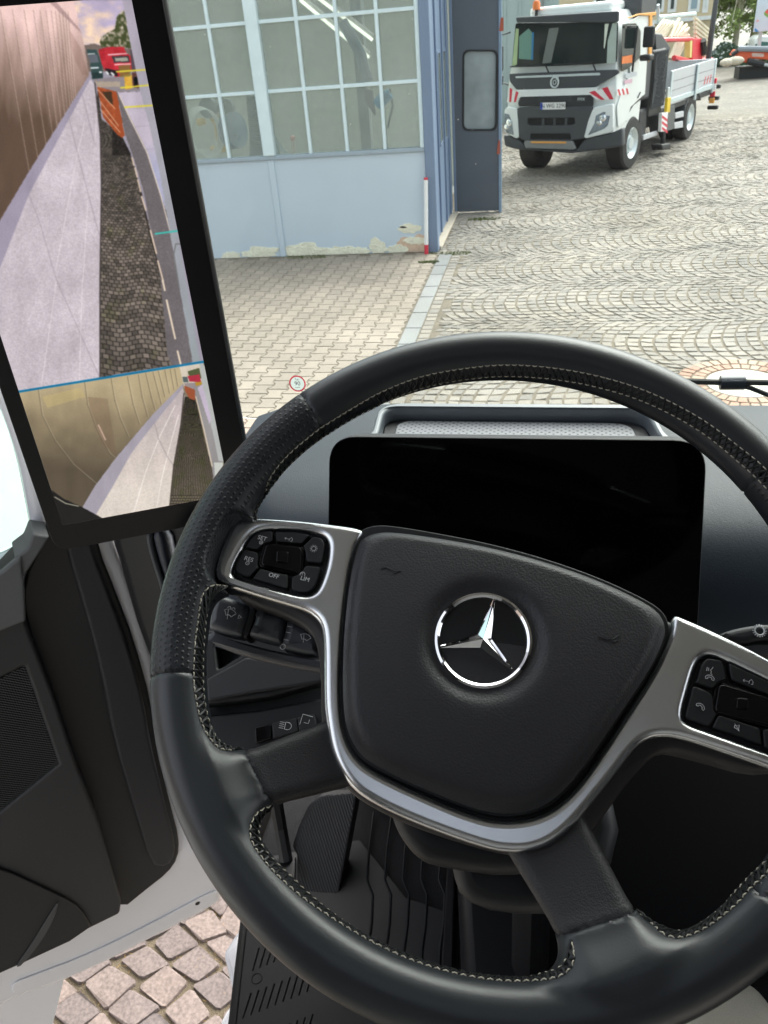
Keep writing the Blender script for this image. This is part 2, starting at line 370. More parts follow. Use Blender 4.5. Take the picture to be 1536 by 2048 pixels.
def submesh(name, sel, material, shrink=0., uv=False, label=None):
    q = Q[sel]; used, inv = np.unique(q, return_inverse=True); q = inv.reshape(q.shape); p = P[used].copy(); g_ = gN[used]
    e = np.concatenate([q[:, [i, (i+1) % 4]] for i in range(4)]); es = np.sort(e, 1); uq, c = np.unique(es, axis=0, return_counts=True)
    bd = np.unique(uq[c == 1])                                    # sunk edge: the seam groove
    p[bd] -= g_[bd]*.0012
    me = bpy.data.meshes.new(name); me.from_pydata([tuple(v) for v in loc2w(p)], [], q.tolist()); me.update()
    if uv:
        l = me.uv_layers.new(name='UVMap'); ring = np.arctan2(p[:, 1], p[:, 0]) % (2*pi)*RM/.0043; th = np.arctan2(p[:, 2], np.hypot(p[:, 0], p[:, 1])-RM) % (2*pi)
        tv = th*RT/.0037; r_ = np.hypot(p[:, 0], p[:, 1]); inner = r_ < RM-.012
        vi = np.zeros(len(me.loops), int); me.loops.foreach_get('vertex_index', vi)
        tv = np.where(inner & (p[:, 2] > -.004), (pi/2)*RT/.0037 + (RM-r_)/.0037, tv)
        me.uv_layers[0].data.foreach_set('uv', np.stack([ring[vi], tv[vi]], -1).ravel())
    return fin(me, name, material, wheel, 80, label=label)
submesh('leather_rim', grp == 0, LEATHER)
submesh('perforated_grip', grp == 1, PERF, uv=True, label='perforated leather grip on the left')
submesh('perforated_grip', grp == 2, PERF, uv=True, label='perforated leather grip on the right')
submesh('spoke_cover', grp == 3, GRAINP, label='grained spoke at the lower left')
submesh('spoke_cover', grp == 4, GRAINP, label='grained spoke at the bottom')
submesh('spoke_core', grp == 5, BLACKP)
if (grp == 6).any(): submesh('spoke_core', grp == 6, BLACKP)
# stitches: follow the seam over the rim surface
def onrim(x, y):
    d = ray(x, y); d = d/np.linalg.norm(d); dl = np.array([d@WF.u, d@WF.v, d@WF.n]); o = CAM-WF.o; ol = np.array([o@WF.u, o@WF.v, o@WF.n])
    t = .1; best = (9, t)
    for _ in range(200):
        p = ol+dl*t; v = float(sdf(*p)); 
        if v < best[0]: best = (v, t)
        if v < 1e-5: break
        t += max(v*.8, 1e-4)
        if t > 1.2: break
    p = ol+dl*best[1]
    for _ in range(6):
        e = 1e-4; v = float(sdf(*p)); g = np.array([float(sdf(p[0]+e, p[1], p[2])-sdf(p[0]-e, p[1], p[2])), float(sdf(p[0], p[1]+e, p[2])-sdf(p[0], p[1]-e, p[2])), float(sdf(p[0], p[1], p[2]+e)-sdf(p[0], p[1], p[2]-e))]); g /= np.linalg.norm(g); p = p-g*v
    return p, g
def spl(pts, step):
    p = np.array(pts, float); n = len(p); out = []
    for i in range(n-1):
        a, b, c, d = p[max(i-1, 0)], p[i], p[i+1], p[min(i+2, n-1)]
        for t in np.linspace(0, 1, 8, endpoint=False): out.append(.5*((2*b)+(-a+c)*t+(2*a-5*b+4*c-d)*t*t+(-a+3*b-3*c+d)*t**3))
    out.append(p[-1]); q = [onrim(*o) for o in out]; R = np.array([a for a, _ in q]); Nn = np.array([b for _, b in q])
    L = np.r_[0, np.cumsum(np.linalg.norm(np.diff(R, axis=0), axis=1))]; m = max(2, int(L[-1]/step)); t = np.linspace(0, L[-1], m+1)
    return np.stack([np.interp(t, L, R[:, k]) for k in range(3)], -1), np.stack([np.interp(t, L, Nn[:, k]) for k in range(3)], -1)
SEAMS = [
 ([(639,857),(700,819),(760,785),(830,757),(900,741),(1000,730),(1100,735),(1200,753),(1300,785),(1400,836),(1480,895),(1536,943),(1640,1060),(1700,1200)],
  [(648,872),(705,843),(765,806),(830,780),(900,763),(1000,752),(1100,757),(1200,775),(1300,808),(1400,862),(1480,926),(1536,980),(1620,1080),(1680,1200)]),
 ([(639,857),(585,901),(551,938),(534,968),(532,992),(544,1012),(561,1029)], [(647,873),(602,907),(568,941),(551,965),(547,992),(561,1016),(578,1029)]),
 ([(455,1172),(427,1170),(411,1180),(402,1197),(396,1240),(390,1284),(387,1352),(392,1401),(404,1450),(429,1489),(453,1501),(487,1494)],
  [(440,1178),(426,1190),(416,1215),(408,1269),(405,1342),(408,1401),(420,1452),(437,1482),(455,1492),(478,1488)]),
 ([(543,1611),(519,1621),(504,1641),(499,1667),(508,1693),(541,1737),(597,1789),(660,1834),(727,1875),(801,1912),(875,1938),(949,1955),(1026,1963),(1107,1957),(1140,1939),(1149,1913),(1143,1880)],
  [(543,1622),(522,1640),(516,1670),(534,1708),(597,1767),(660,1819),(727,1862),(801,1900),(875,1925),(949,1942),(1010,1949),(1080,1948),(1118,1938),(1134,1918),(1136,1895)]),
 ([(1277,1816),(1297,1835),(1314,1859),(1342,1875),(1377,1872),(1419,1852),(1471,1811),(1499,1779),(1536,1744),(1600,1670)],
  [(1288,1818),(1309,1838),(1330,1855),(1355,1864),(1380,1860),(1436,1824),(1478,1776),(1502,1751),(1536,1720),(1590,1655)])]
st = MB(); lc = MB()
for A, B in SEAMS:
    a, na = spl(A, .0047); b, nb = spl(B, .0047)
    for pts, nn in ((a, na), (b, nb)):
        for i in range(len(pts)-1):
            p, q = pts[i], pts[i+1]; d = (q-p); m = (p+q)/2 + nn[i]*.0007; 
            st.tube(loc2w(np.array([p+d*.08-nn[i]*.0002, m, q-d*.08-nn[i]*.0002])), .00040, 5)
    m = min(len(a), len(b)); ia = np.linspace(0, len(a)-1, m).astype(int); ib = np.linspace(0, len(b)-1, m).astype(int)
    for k in range(m-1):
        for s, e in ((a[ia[k]], b[ib[k+1]]), (b[ib[k]], a[ia[k+1]])):
            nn = (na[ia[k]]+nb[ib[k]])/2
            lc.tube(loc2w(np.array([s, (s+e)/2+nn*.0011, e])), .00095, 5)
    groove = (a[ia]+b[ib])/2
st.build('stitching', THREAD, wheel, kind='stuff'); lc.build('braided_lacing', LACE, wheel, kind='stuff')

# ---- hub: silver bezel, airbag cover, keys
def WPt(pts, h=0.): return WF.pp(pts, h)
HS = -.006
sil = [(425,1143),(431,1112),(454,1056),(466,1041),(484,1034),(520,1033),(600,1038),(680,1048),(712,1053),(728,1060),(722,1074),(710,1095),(699,1148),(686,1272),(683,1396),(690,1465),(716,1517),(762,1548),(862,1594),(955,1632),(1016,1641),(1078,1631),(1122,1604),(1168,1555),(1243,1440),(1306,1345),(1333,1288),(1343,1258),(1345,1238),(1352,1228),(1362,1231),(1420,1256),(1493,1291),(1536,1314),(1600,1350),(1640,1385),(1655,1420),(1650,1490),(1625,1545),(1600,1556),(1536,1531),(1444,1500),(1371,1476),(1334,1470),(1302,1474),(1273,1494),(1241,1538),(1198,1592),(1149,1652),(1105,1688),(1066,1703),(1026,1706),(977,1700),(863,1660),(775,1622),(712,1586),(680,1545),(660,1500),(650,1440),(646,1400),(646,1300),(644,1262),(637,1240),(619,1223),(591,1212),(531,1195),(455,1170),(432,1160)]
left_keys = [(464,1145),(468,1128),(490,1087),(506,1067),(528,1058),(591,1058),(638,1067),(652,1078),(655,1095),(650,1131),(637,1169),(626,1185),(608,1190),(548,1176),(482,1157),(467,1151)]
right_keys = [(1365,1432),(1381,1373),(1394,1328),(1410,1312),(1430,1311),(1536,1362),(1600,1395),(1612,1415),(1605,1460),(1590,1500),(1575,1514),(1536,1503),(1420,1461),(1376,1446)]
so_ = smoothc(WPt(sil, HS), 2)
slab('silver_bezel', WF, so_, HS-.013, HS, .0052, SILVER, wheel, holes=[smoothc(WPt(left_keys, HS), 2), smoothc(WPt(right_keys, HS), 2)], res=6, smooth=60)
und = [(448,1150),(480,1045),(745,1062),(1320,1225),(1600,1360),(1630,1480),(1560,1560),(1371,1505),(1320,1500),(1260,1560),(1190,1660),(1120,1710),(1026,1716),(863,1668),(760,1625),(690,1580),(640,1500),(640,1290),(600,1240),(470,1195)]
slab('hub_housing', WF, smoothc(WPt(und, -.02), 2), -.046, -.0185, .006, mat('hub_housing_plastic', (.028, .025, .026), .5), wheel)
pad = [(714,1079),(699,1148),(687,1272),(685,1396),(692,1460),(719,1510),(764,1540),(863,1584),(957,1621),(1016,1629),(1075,1619),(1115,1594),(1160,1545),(1234,1436),(1298,1342),(1325,1287),(1334,1257),(1322,1223),(1273,1193),(1184,1153),(1085,1119),(986,1092),(887,1072),(779,1054),(744,1057),(724,1067)]
E0 = np.array(wp(966, 1283, .004))
def padh(x, y, t):
    r = hypot(x-E0[0], y-E0[1]); e = 1-min(t/.13, 1)
    h = .0125 - 1.15*(y+.025)**2 - .45*x*x - .0085*e**2.6
    ye = (y-.03)/.06
    dip = .0052*(1-1/(1+math.exp(-(r-.0365)/.0022)))
    return h - dip
pillow('airbag_cover', WF, smoothc(WPt(pad, .0), 2), padh, PADM, wheel, rings=46, cen=tuple(E0), n=200)
gapm = slab('cover_gap', WF, smoothc(WPt([(x+(x-1000)*.022, y+(y-1330)*.022) for x, y in pad], -.008), 2), -.019, -.009, .001, BLACKP, wheel)
# emblem
em = MB().lathe([(.0, .0002), (.0285, .0002)], Fr(WF.P(*E0, .0068), WF.u, WF.n-WF.v*.045)).build('emblem_plate', mat('emblem_black', (.006, .006, .007), .3), wheel)
EF = Fr(WF.P(*E0, .0068), WF.u, WF.n-WF.v*.045)
MB().lathe([(.0262, .0005), (.0268, .0022), (.0282, .0032), (.0297, .0026), (.0306, .0005), (.0308, -.003)], EF, seg=72).build('emblem_ring', CHROME, wheel)
s3_ = MB()
for tx, ty in ((988,1204), (882,1297), (1026,1346)):
    a = np.array(wp(tx, ty, .0025))-E0; L = np.linalg.norm(a); a = a/L; b = np.array([-a[1], a[0]]); L = .0272
    tip = a*L; rt = b*.0043+a*.0026; lt = -b*.0043+a*.0026
    V = [EF.P(0, 0, .0048), EF.P(*tip, .0022), EF.P(*rt, .0008), EF.P(*lt, .0008), EF.P(*(tip+b*.0006), .0008), EF.P(*(tip-b*.0006), .0008)]
    s3_.add(V, [(0, 4, 2), (0, 1, 4), (0, 3, 5), (0, 5, 1)])
s3_.build('emblem_star', CHROME, wheel, smooth=0)
# small embossed belt symbols
for (cx, cy) in ((783,1138), (1222,1278)):
    e = MB(); pts = [(cx-22, cy-4), (cx-12, cy-7), (cx-2, cy-2), (cx+8, cy+3), (cx+18, cy+1)] if cx < 1000 else [(cx-25, cy-4), (cx-10, cy+1), (cx+5, cy+1), (cx+17, cy-7)]
    e.tube([WF.P(*wp(x, y, .0093), padh(*wp(x, y, .0093), 1)+.0001) for x, y in pts], .0006, 5)
    e.tube([WF.P(*wp(x, y, .0093), padh(*wp(x, y, .0093), 1)+.0001) for x, y in ((cx, cy-1), (cx+3, cy+5), (cx+9, cy+6), (cx+13, cy+2))], .0005, 5)
    e.build('embossed_symbol', mat('pad_emboss', (.03, .03, .034), .5), wheel)
# key clusters
KH = HS-.0005
def keyset(out, keys, pad4, nub, lab):
    base = slab('key_panel', WF, smoothc(WPt(out, KH), 2), KH-.010, KH-.006, .001, BLACKP, wheel, label=lab)
    for nm, pts, r in keys: slab(nm, WF, rp(WPt(pts, KH), r), KH-.008, KH, .0009, BLACKP, base)
    slab('touch_pad', WF, rp(WPt(pad4, KH), .0035), KH-.008, KH+.0006, .0012, GLOSS, base)
    slab('touch_frame', WF, rp(WPt([(x+(x-nub[0])*.1, y+(y-nub[1])*.1) for x, y in pad4], KH), .004), KH-.008, KH-.001, .0005, GLOSS, base)
    nb = [(nub[0]-13, nub[1]-13), (nub[0]+11, nub[1]-11), (nub[0]+9, nub[1]+12), (nub[0]-15, nub[1]+9)]
    slab('thumb_nub', WF, rp(WPt(nb, KH), .0016), KH, KH+.0018, .0008, GLOSS, base)
    return base
q = lambda x, y: (400+x/3.658, 1000+y/3.658)
KL = [('set_key', [q(330, 345), q(385, 262), q(450, 228), q(530, 228), q(528, 305), q(470, 315), q(420, 362)], .002), ('reset_key', [q(258, 478), q(280, 425), q(322, 362), q(412, 380), q(425, 405), q(420, 478), q(428, 492), q(360, 562), q(300, 548), q(262, 520)], .002),
      ('home_key', [q(552, 230), q(700, 238), q(805, 255), q(742, 318), q(556, 302)], .0015), ('light_key', [q(832, 265), q(892, 280), q(910, 320), q(902, 378), q(885, 462), q(778, 450), q(768, 360), q(752, 335)], .002),
      ('limit_key', [q(775, 478), q(880, 490), q(865, 560), q(838, 630), q(800, 668), q(740, 675), q(668, 655), q(672, 560), q(720, 545), q(755, 510)], .002), ('off_key', [q(440, 500), q(520, 525), q(645, 548), q(640, 650), q(520, 612), q(382, 572)], .0015)]
pl = [q(480, 318), q(748, 345), q(735, 545), q(438, 478)]
kp = keyset(left_keys, KL, pl, q(612, 425), 'key panel on the left spoke')
q2 = lambda x, y: (1200+x/4.095, 1100+y/4.095)
KR = [('voice_key', [q2(800, 1060), q2(830, 940), q2(880, 885), q2(1000, 905), q2(1040, 1060), q2(960, 1085), q2(930, 1140), q2(780, 1085)], .002), ('hang_up_key', [q2(700, 1370), q2(730, 1240), q2(765, 1110), q2(900, 1165), q2(925, 1210), q2(930, 1310), q2(960, 1345), q2(895, 1445), q2(760, 1400)], .002),
      ('home_key', [q2(1055, 925), q2(1376, 1075), q2(1480, 1120), q2(1480, 1200), q2(1376, 1180), q2(1080, 1065)], .0015), ('mute_key', [q2(975, 1350), q2(1310, 1460), q2(1330, 1600), q2(1150, 1530), q2(920, 1455)], .0015),
      ('volume_key', [q2(1500, 1140), q2(1640, 1210), q2(1680, 1300), q2(1600, 1580), q2(1540, 1680), q2(1350, 1620), q2(1335, 1470), q2(1470, 1460), q2(1510, 1230)], .002)]
keyset(right_keys, KR, [q2(975, 1090), q2(1460, 1230), q2(1440, 1450), q2(935, 1330)], q2(1170, 1265), 'key panel on the right spoke')
def icon(fr, lines, h, r, parent, material=PRINT, name='key_symbol'):
    m = MB()
    for L in lines: m.tube([fr.P(x, y, h) for x, y in L], r, 4)
    return m.build(name, material, parent)
def circ(c, r, n=14, a0=0, a1=2*pi): return [(c[0]+r*cos(a0+(a1-a0)*k/n), c[1]+r*sin(a0+(a1-a0)*k/n)) for k in range(n+1)]
def icons(fr, h, items, parent, r=.00017):
    o_ = None
    for kind, p, s, rot in items:
        L = []; c, sn = cos(rot), sin(rot); T = lambda x, y: (p[0]+s*(x*c-y*sn), p[1]+s*(x*sn+y*c))
        add = lambda pts: L.append([T(*a) for a in pts])
        if kind in ('plus', 'minus'):
            add(circ((0, 0), 1)); add([(-.5, 0), (.5, 0)])
            if kind == 'plus': add([(0, -.5), (0, .5)])
        if kind == 'sun':
            add(circ((0, 0), .62, 18))
            for k in range(10): a = k*pi/5; add([(.8*cos(a), .8*sin(a)), (1.15*cos(a), 1.15*sin(a))])
        if kind == 'gear':
            add(circ((0, 0), .7, 24))
            for k in range(16): a = k*pi/8; add([(.75*cos(a), .75*sin(a)), (1.05*cos(a), 1.05*sin(a))])
        if kind == 'home':
            add([(.3, -.7), (.3, .2), (.9, .9), (1.5, .2), (1.5, -.7), (1, -.7)]); add([(-1.7, -.1), (.3, -.1)]); add([(-1.2, .35), (-1.7, -.1), (-1.2, -.55)])
        if kind == 'phone': add([(-1, -.5), (-1.1, .0), (-.6, .5), (0, .65), (.6, .5), (1.1, 0), (1, -.5), (.5, -.4), (.5, 0), (0, .15), (-.5, 0), (-.5, -.4), (-1, -.5)])
        if kind == 'voice': add([(.5, 1), (.2, .3), (-.1, 0), (.25, -.2), (.2, -.8), (.6, -1)]); add([(-.5, .5), (-.5, -.3)]); add([(-.9, .6), (-.9, -.4)])
        if kind == 'mute': add([(-.8, .4), (-.2, .4), (.6, 1), (.6, -1), (-.2, -.4), (-.8, -.4), (-.8, .4)]); add([(-.9, 1), (.9, -1)])
        if kind == 'limit': add(circ((0, 0), .8, 12, -.4, pi+.6)); add([(0, 0), (-.4, .5)])
        if kind in ('wiper', 'washer'):
            add([(-1.2, .55)]+circ((0, -.9), 1.9, 8, radians(135), radians(45))+[(.55, -.5)]+circ((0, -.9), .7, 5, radians(40), radians(140))+[(-1.2, .55)]); add([(0, -1.1), (-.5, .8)])
            if kind == 'washer': add(circ((-.45, 1.1), .35, 6, 0, pi)); add(circ((.45, 1.1), .35, 6, 0, pi))
        if kind == 'lamp': add(circ((.3, 0), .6, 10, -pi/2, pi/2)+[(-.2, .6), (-.2, -.6), (.3, -.6)]); [add([(-1.2, y), (-.4, y)]) for y in (.5, .17, -.17, -.5)]
        if kind == 'seat': add([(-.9, -.9), (-.9, .9), (.9, .9)]); add([(-.3, -.4), (.5, -.4), (.5, .3)])
        if kind == 'flag': add([(-.6, .6), (.6, 0), (-.6, -.6), (-.6, .6)]); add([(-.2, .4), (.2, 0)])
        o_ = icon(fr, L, h, r, parent)
    return o_
K2 = KH+.0003; RO = radians(-12)
icons(WF, K2, [('plus', wp(*q(447, 310), K2), .0012, RO), ('minus', wp(*q(347, 462), K2), .0012, RO), ('home', wp(*q(650, 285), K2), .0017, RO), ('sun', wp(*q(832, 355), K2), .0024, 0), ('limit', wp(*q(750, 545), K2), .0021, RO)], kp)
for s_, a in (('SET', q(455, 280)), ('RES', q(357, 433)), ('OFF', q(540, 555)), ('LIM', q(768, 578))): text(s_, WF, *wp(*a, K2), .0042, K2, PRINT, kp, rot=RO)
icons(WF, K2, [('voice', wp(*q2(905, 985), K2), .0024, RO), ('phone', wp(*q2(900, 1045), K2), .0024, RO), ('phone', wp(*q2(825, 1280), K2), .0024, radians(-35)), ('home', wp(*q2(1215, 1075), K2), .0018, RO), ('mute', wp(*q2(1122, 1452), K2), .0018, RO)], kp)
# column shroud going down and forward
col = thing('steering_column', 'black plastic steering column shroud below the wheel hub', 'steering column', tuple(WF.P(0, -.02, -.06)))
for nm, pts, a, b in (('column_shroud', [(775,1600),(790,1660),(830,1715),(870,1735),(1060,1760),(1200,1680),(1230,1560),(1240,1350),(1100,1200),(760,1180),(700,1300),(700,1500)], -.12, -.048),
                      ('column_tube', [(900,1715),(930,1800),(1130,1800),(1180,1600),(900,1500)], -.30, -.10)):
    slab(nm, WF, smoothc(WPt(pts, a if nm == 'column_tube' else -.05), 2), a, b, .012, BLACKP, col)
# wiper stalk
STALKM = mat('stalk_plastic', (.075, .08, .092), .36, spec=.6)
SF = Fr(WF.P(0, 0, -.040), WF.u, WF.n)
stalk = thing('wiper_stalk', 'black wiper stalk with white symbols left of the wheel hub', 'control stalk', tuple(SF.P(*SF.px(600, 1290))))
SPp = lambda pts: SF.pp(pts)
slab('stalk_body', SF, smoothc(SPp([(408,1258),(440,1268),(520,1290),(640,1315),(700,1325),(700,1350),(640,1338),(560,1325),(480,1305),(425,1283),(410,1272)]), 2), -.022, -.004, .006, STALKM, stalk)
k = lambda x, y: (400+x/3.658, 1000+y/3.658)
slab('stalk_end_knob', SF, rp(SPp([k(60, 935), k(75, 800), k(110, 710), k(160, 690), k(365, 770), k(360, 850), k(305, 1000), k(180, 975)]), .003), -.02, .003, .006, STALKM, stalk)
slab('stalk_collar', SF, rp(SPp([k(368, 775), k(408, 785), k(395, 880), k(345, 1010), k(310, 1000), k(355, 860)]), .001), -.02, .001, .004, BLACKP, stalk)
slab('stalk_sleeve', SF, rp(SPp([k(420, 785), k(640, 860), k(618, 960), k(590, 1050), k(480, 1025), k(355, 990), k(400, 890)]), .002), -.02, .005, .007, STALKM, stalk)
slab('stalk_tip', SF, rp(SPp([k(640, 860), k(760, 920), k(850, 985), k(870, 1030), k(850, 1125), k(760, 1120), k(590, 1080), k(618, 960)]), .003), -.02, .003, .006, STALKM, stalk)
icons(SF, .0034, [('washer', SF.px(*k(215, 835), .003), .0035, radians(-12)), ('flag', SF.px(*k(295, 858), .003), .0022, radians(-10)), ('wiper', SF.px(*k(768, 1012), .003), .003, radians(-12))], stalk, .00025)
icon(SF, [[SF.px(*k(640, 925), .003), SF.px(*k(676, 932), .003)], [SF.px(*k(630, 968), .003), SF.px(*k(664, 975), .003)], [SF.px(*k(612, 1022), .003), SF.px(*k(648, 1028), .003)], circ(SF.px(*k(608, 1075), .003), .0018)], .0036, .0003, stalk)
ret = thing('retarder_lever', 'dark lever with a gear symbol right of the steering wheel hub', 'control lever', tuple(SF.P(*SF.px(1510, 1290))))
q2s = lambda x, y: (1200+x/4.095, 1100+y/4.095)
slab('lever_top', SF, smoothc(SPp([q2s(960, 690), q2s(1080, 640), q2s(1250, 605), q2s(1400, 590), q2s(1700, 640), q2s(1700, 760), q2s(1376, 715), q2s(1150, 770)]), 2), -.02, -.002, .004, DARKP, ret)
slab('lever_body', SF, smoothc(SPp([q2s(1100, 800), q2s(1200, 775), q2s(1376, 730), q2s(1700, 780), q2s(1700, 900), q2s(1376, 850), q2s(1200, 880)]), 2), -.03, -.006, .008, TRIMG, ret)
icons(SF, -.0017, [('gear', SF.px(*q2s(1305, 662), -.002), .0042, 0)], ret, .0005)
# ============================================================ CAB: dashboard, displays, door, footwell, shell
FLZ = 1.55
# ---- dashboard
dash = thing('dashboard', 'bluish grey grained dashboard with a shallow storage tray under the windscreen', 'dashboard', (0, .9, 2.0))
prof = [(1.012, 2.345), (1.0, 2.358), (.95, 2.36), (.80, 2.358), (.735, 2.350), (.70, 2.332), (.672, 2.30), (.655, 2.262), (.648, 2.22), (.655, 2.18), (.70, 2.165), (.80, 2.16), (1.012, 2.15)]
m = MB(); xs = [-.395, -.36, -.30, -.2, 0, .2, .5, .9, 1.6]
n = len(prof); V = []
for i, x in enumerate(xs):
    sh = [.08, .028, .008, 0, 0, 0, 0, 0, 0][i]
    V += [(x, y-(sh*1.0 if y > 1 else sh*.1 if y > .7 else 0), z-(sh*.25 if y < 1 else sh*.2)) for y, z in prof]
F = [(i*n+k, (i+1)*n+k, (i+1)*n+(k+1) % n, i*n+(k+1) % n) for i in range(len(xs)-1) for k in range(n)] + [tuple(range(n)), tuple((len(xs)-1)*n+k for k in range(n-1, -1, -1))]
b_ = m.add(V, F).build('dash_top', DASHM, dash, smooth=60)
sb = b_.modifiers.new('bev', 'BEVEL'); sb.width = .01; sb.segments = 3; sb.limit_method = 'ANGLE'; sb.angle_limit = radians(35)
# lower left panels behind the wheel
LF = Fr(WF.P(0, 0, -.17), WF.u, WF.n); ll = lambda x, y: LF.px(*k(x, y))
low = thing('lower_panel', 'black lower dashboard panel with shelf edge and switches behind the wheel', 'dash panel', tuple(LF.P(*LF.px(540, 1380))))
slab('upper_facia', LF, rp([ll(-60, 950), ll(900, 950), ll(900, 1330), ll(500, 1440), ll(90, 1490), ll(-60, 1500), ll(-80, 1300)], .004), -.02, .0, .003, BLACKP, low, holes=[rp([ll(110, 1060), ll(330, 1110), ll(130, 1240)], .003)])
slab('pocket_floor', LF, [ll(60, 1000), ll(420, 1060), ll(330, 1200), ll(60, 1300)], -.03, -.021, .001, DARKP, low)
slab('facia_panel', LF, rp([ll(60, 1320), ll(350, 1160), ll(900, 1230), ll(900, 1340), ll(380, 1420), ll(70, 1480)], .003), .0005, .006, .002, DARKP, low)
slab('lower_facia', LF, rp([ll(-120, 1490), ll(60, 1560), ll(440, 1520), ll(900, 1430), ll(1000, 1900), ll(300, 2000), ll(-120, 1990)], .003), -.03, -.008, .003, BLACKP, low)
for nm, pts in (('headlight_switch', [(520, 1630), (700, 1590), (715, 1690), (530, 1745)]), ('seat_switch', [(708, 1588), (830, 1560), (850, 1650), (720, 1690)]), ('blank_switch', [(395, 1660), (508, 1635), (515, 1740), (400, 1780)])):
    slab(nm, LF, rp([ll(*p) for p in pts], .0015), -.012, -.002, .001, GLOSS if nm[0] == 'b' else BLACKP, low)
icons(LF, -.0015, [('lamp', LF.px(*k(628, 1650)), .0048, radians(-5)), ('seat', LF.px(*k(775, 1612)), .0048, radians(-10))], low, .00022)
# big dark housing behind hub and to the right of the column
back = thing('knee_panel', 'black knee panel and console around the steering column', 'dash panel', (.1, .8, 1.9))
MB().box((-.02, .62, FLZ+.02), (.03, .95, 2.2)).box((.03, .72, FLZ+.02), (1.5, .95, 2.15)).build('console_block', BLACKP, back, bevel=.03, kind='stuff')
MB().box((-.5, .80, 2.0), (.02, .95, 2.18)).build('upper_bulkhead', BLACKP, back, bevel=.01)
# tray on the dash
TF_ = Fr((0, 0, 2.36), (1, 0, 0), (0, 0, 1))
tray = thing('storage_tray', 'shallow grey tray with a dotted mat on top of the dashboard', 'tray', (0, .95, 2.36))
oo = rp([TF_.px(757, 808, .024), TF_.px(1303, 812, .024), TF_.px(1340, 888, .02), (.165, .80), (-.235, .80), TF_.px(738, 885, .02)], .03, 8)
ii = [((x+.035)*.945-.035, (y-.9)*.86+.902) for x, y in oo]
slab('tray_lip', TF_, oo, 0, .024, .006, mat('tray_plastic', (.12, .14, .16), .33, spec=.8), tray, holes=[ii], res=4)
slab('tray_floor', TF_, ii, .0, .003, .0008, TRIMG, tray)
i2 = [((x+.035)*.9-.035, (y-.9)*.86+.898) for x, y in ii]
MATD = mat('dotted_mat', (.25, .26, .285), .5); t_, N_, L_ = nodes(MATD); tc = N_.new('ShaderNodeTexCoord')
mp = N_.new('ShaderNodeMapping'); mp.inputs['Scale'].default_value = (150, 150, 150); mp.inputs['Rotation'].default_value = (0, 0, radians(45)); L_.new(tc.outputs['Object'], mp.inputs[0])
fr_ = N_.new('ShaderNodeVectorMath'); fr_.operation = 'FRACTION'; L_.new(mp.outputs[0], fr_.inputs[0])
sx = N_.new('ShaderNodeSeparateXYZ'); L_.new(fr_.outputs[0], sx.inputs[0])
a_ = M_('SUBTRACT', sx.outputs[0], .5) if False else None
def math_(N, L, op, a, b=None):
    n = N.new('ShaderNodeMath'); n.operation = op
    for i, v in enumerate((a, b)):
        if v is None: continue
        if isinstance(v, (int, float)): n.inputs[i].default_value = v
        else: L.new(v, n.inputs[i])
    return n.outputs[0]
fx = math_(N_, L_, 'SUBTRACT', sx.outputs[0], .5); fy = math_(N_, L_, 'SUBTRACT', sx.outputs[1], .5)
d_ = math_(N_, L_, 'ADD', math_(N_, L_, 'MULTIPLY', fx, fx), math_(N_, L_, 'MULTIPLY', fy, fy)); gt = math_(N_, L_, 'GREATER_THAN', d_, .05)
mx = N_.new('ShaderNodeMix'); mx.data_type = 'RGBA'; mx.inputs['A'].default_value = (.06, .065, .075, 1); b0 = N_['Principled BSDF']; L_.new(gt, mx.inputs['Factor'])
L_.new(b0.inputs['Base Color'].links[0].from_socket, mx.inputs['B']); L_.new(mx.outputs['Result'], b0.inputs['Base Color'])
slab('dotted_mat', TF_, i2, .0031, .006, .001, MATD, tray)
# ---- instrument display
IF = Fr((-.03, .66, 2.35), (1, 0, 0), (0, -cos(radians(20)), sin(radians(20))))
disp = thing('instrument_display', 'wide black instrument display standing behind the steering wheel, switched off', 'display', tuple(IF.P(0, 0)))
outl = [IF.px(659, 872), IF.px(1416, 880), IF.px(1396, 1270), (IF.px(1396, 1270)[0]-.02, -.12), (IF.px(657, 1120)[0]+.01, -.12), IF.px(656, 1100)]
slab('display_housing', IF, rp(outl, [.028, .03, .02, .02, .02, .02], 8), -.03, -.0012, .002, DARKP, disp)
slab('display_glass', IF, rp([(x*.9965-.0005, y*.996) for x, y in outl], [.027, .029, .02, .02, .02, .02], 8), -.0011, .0012, .0011, SCREENB, disp)
MB().box((-.14, .70, 2.25), (.09, .8, 2.40)).build('display_mount', BLACKP, disp, bevel=.01)
# ---- camera monitor on the pillar
MF = Fr((-.4421, .72, 2.363), (.909, .416, 0), (.416, -.909, 0))
mon = thing('mirror_monitor', 'tall black camera monitor on the left pillar showing the wall alongside', 'monitor', tuple(MF.P(0, 0)))
c0 = MF.px(110, 1106); c1 = MF.px(490, 1040); 
R_ = (MF.px(490, 880)[0]+MF.px(342, 0)[0])/2; Lx = (MF.px(0, 655)[0]-.0005+MF.px(62, 1040)[0])/2-.003; Bz = MF.px(260, 1077)[1]; Tz = MF.px(80, 9)[1]+.03
bz = rp([(Lx, Bz), (R_, Bz), (R_, Tz), (Lx, Tz)], .022, 10)
slab('monitor_housing', MF, bz, -.034, -.0022, .006, mat('monitor_case', (.03, .032, .036), .35, spec=.6), mon)
slab('monitor_bezel', MF, rp([(Lx+.0008, Bz+.0008), (R_-.0045, Bz+.0008), (R_-.0045, Tz-.001), (Lx+.0008, Tz-.001)], .021, 10), -.0022, .0, .001, mat('monitor_glass', (.004, .004, .005), .35, spec=.3), mon)
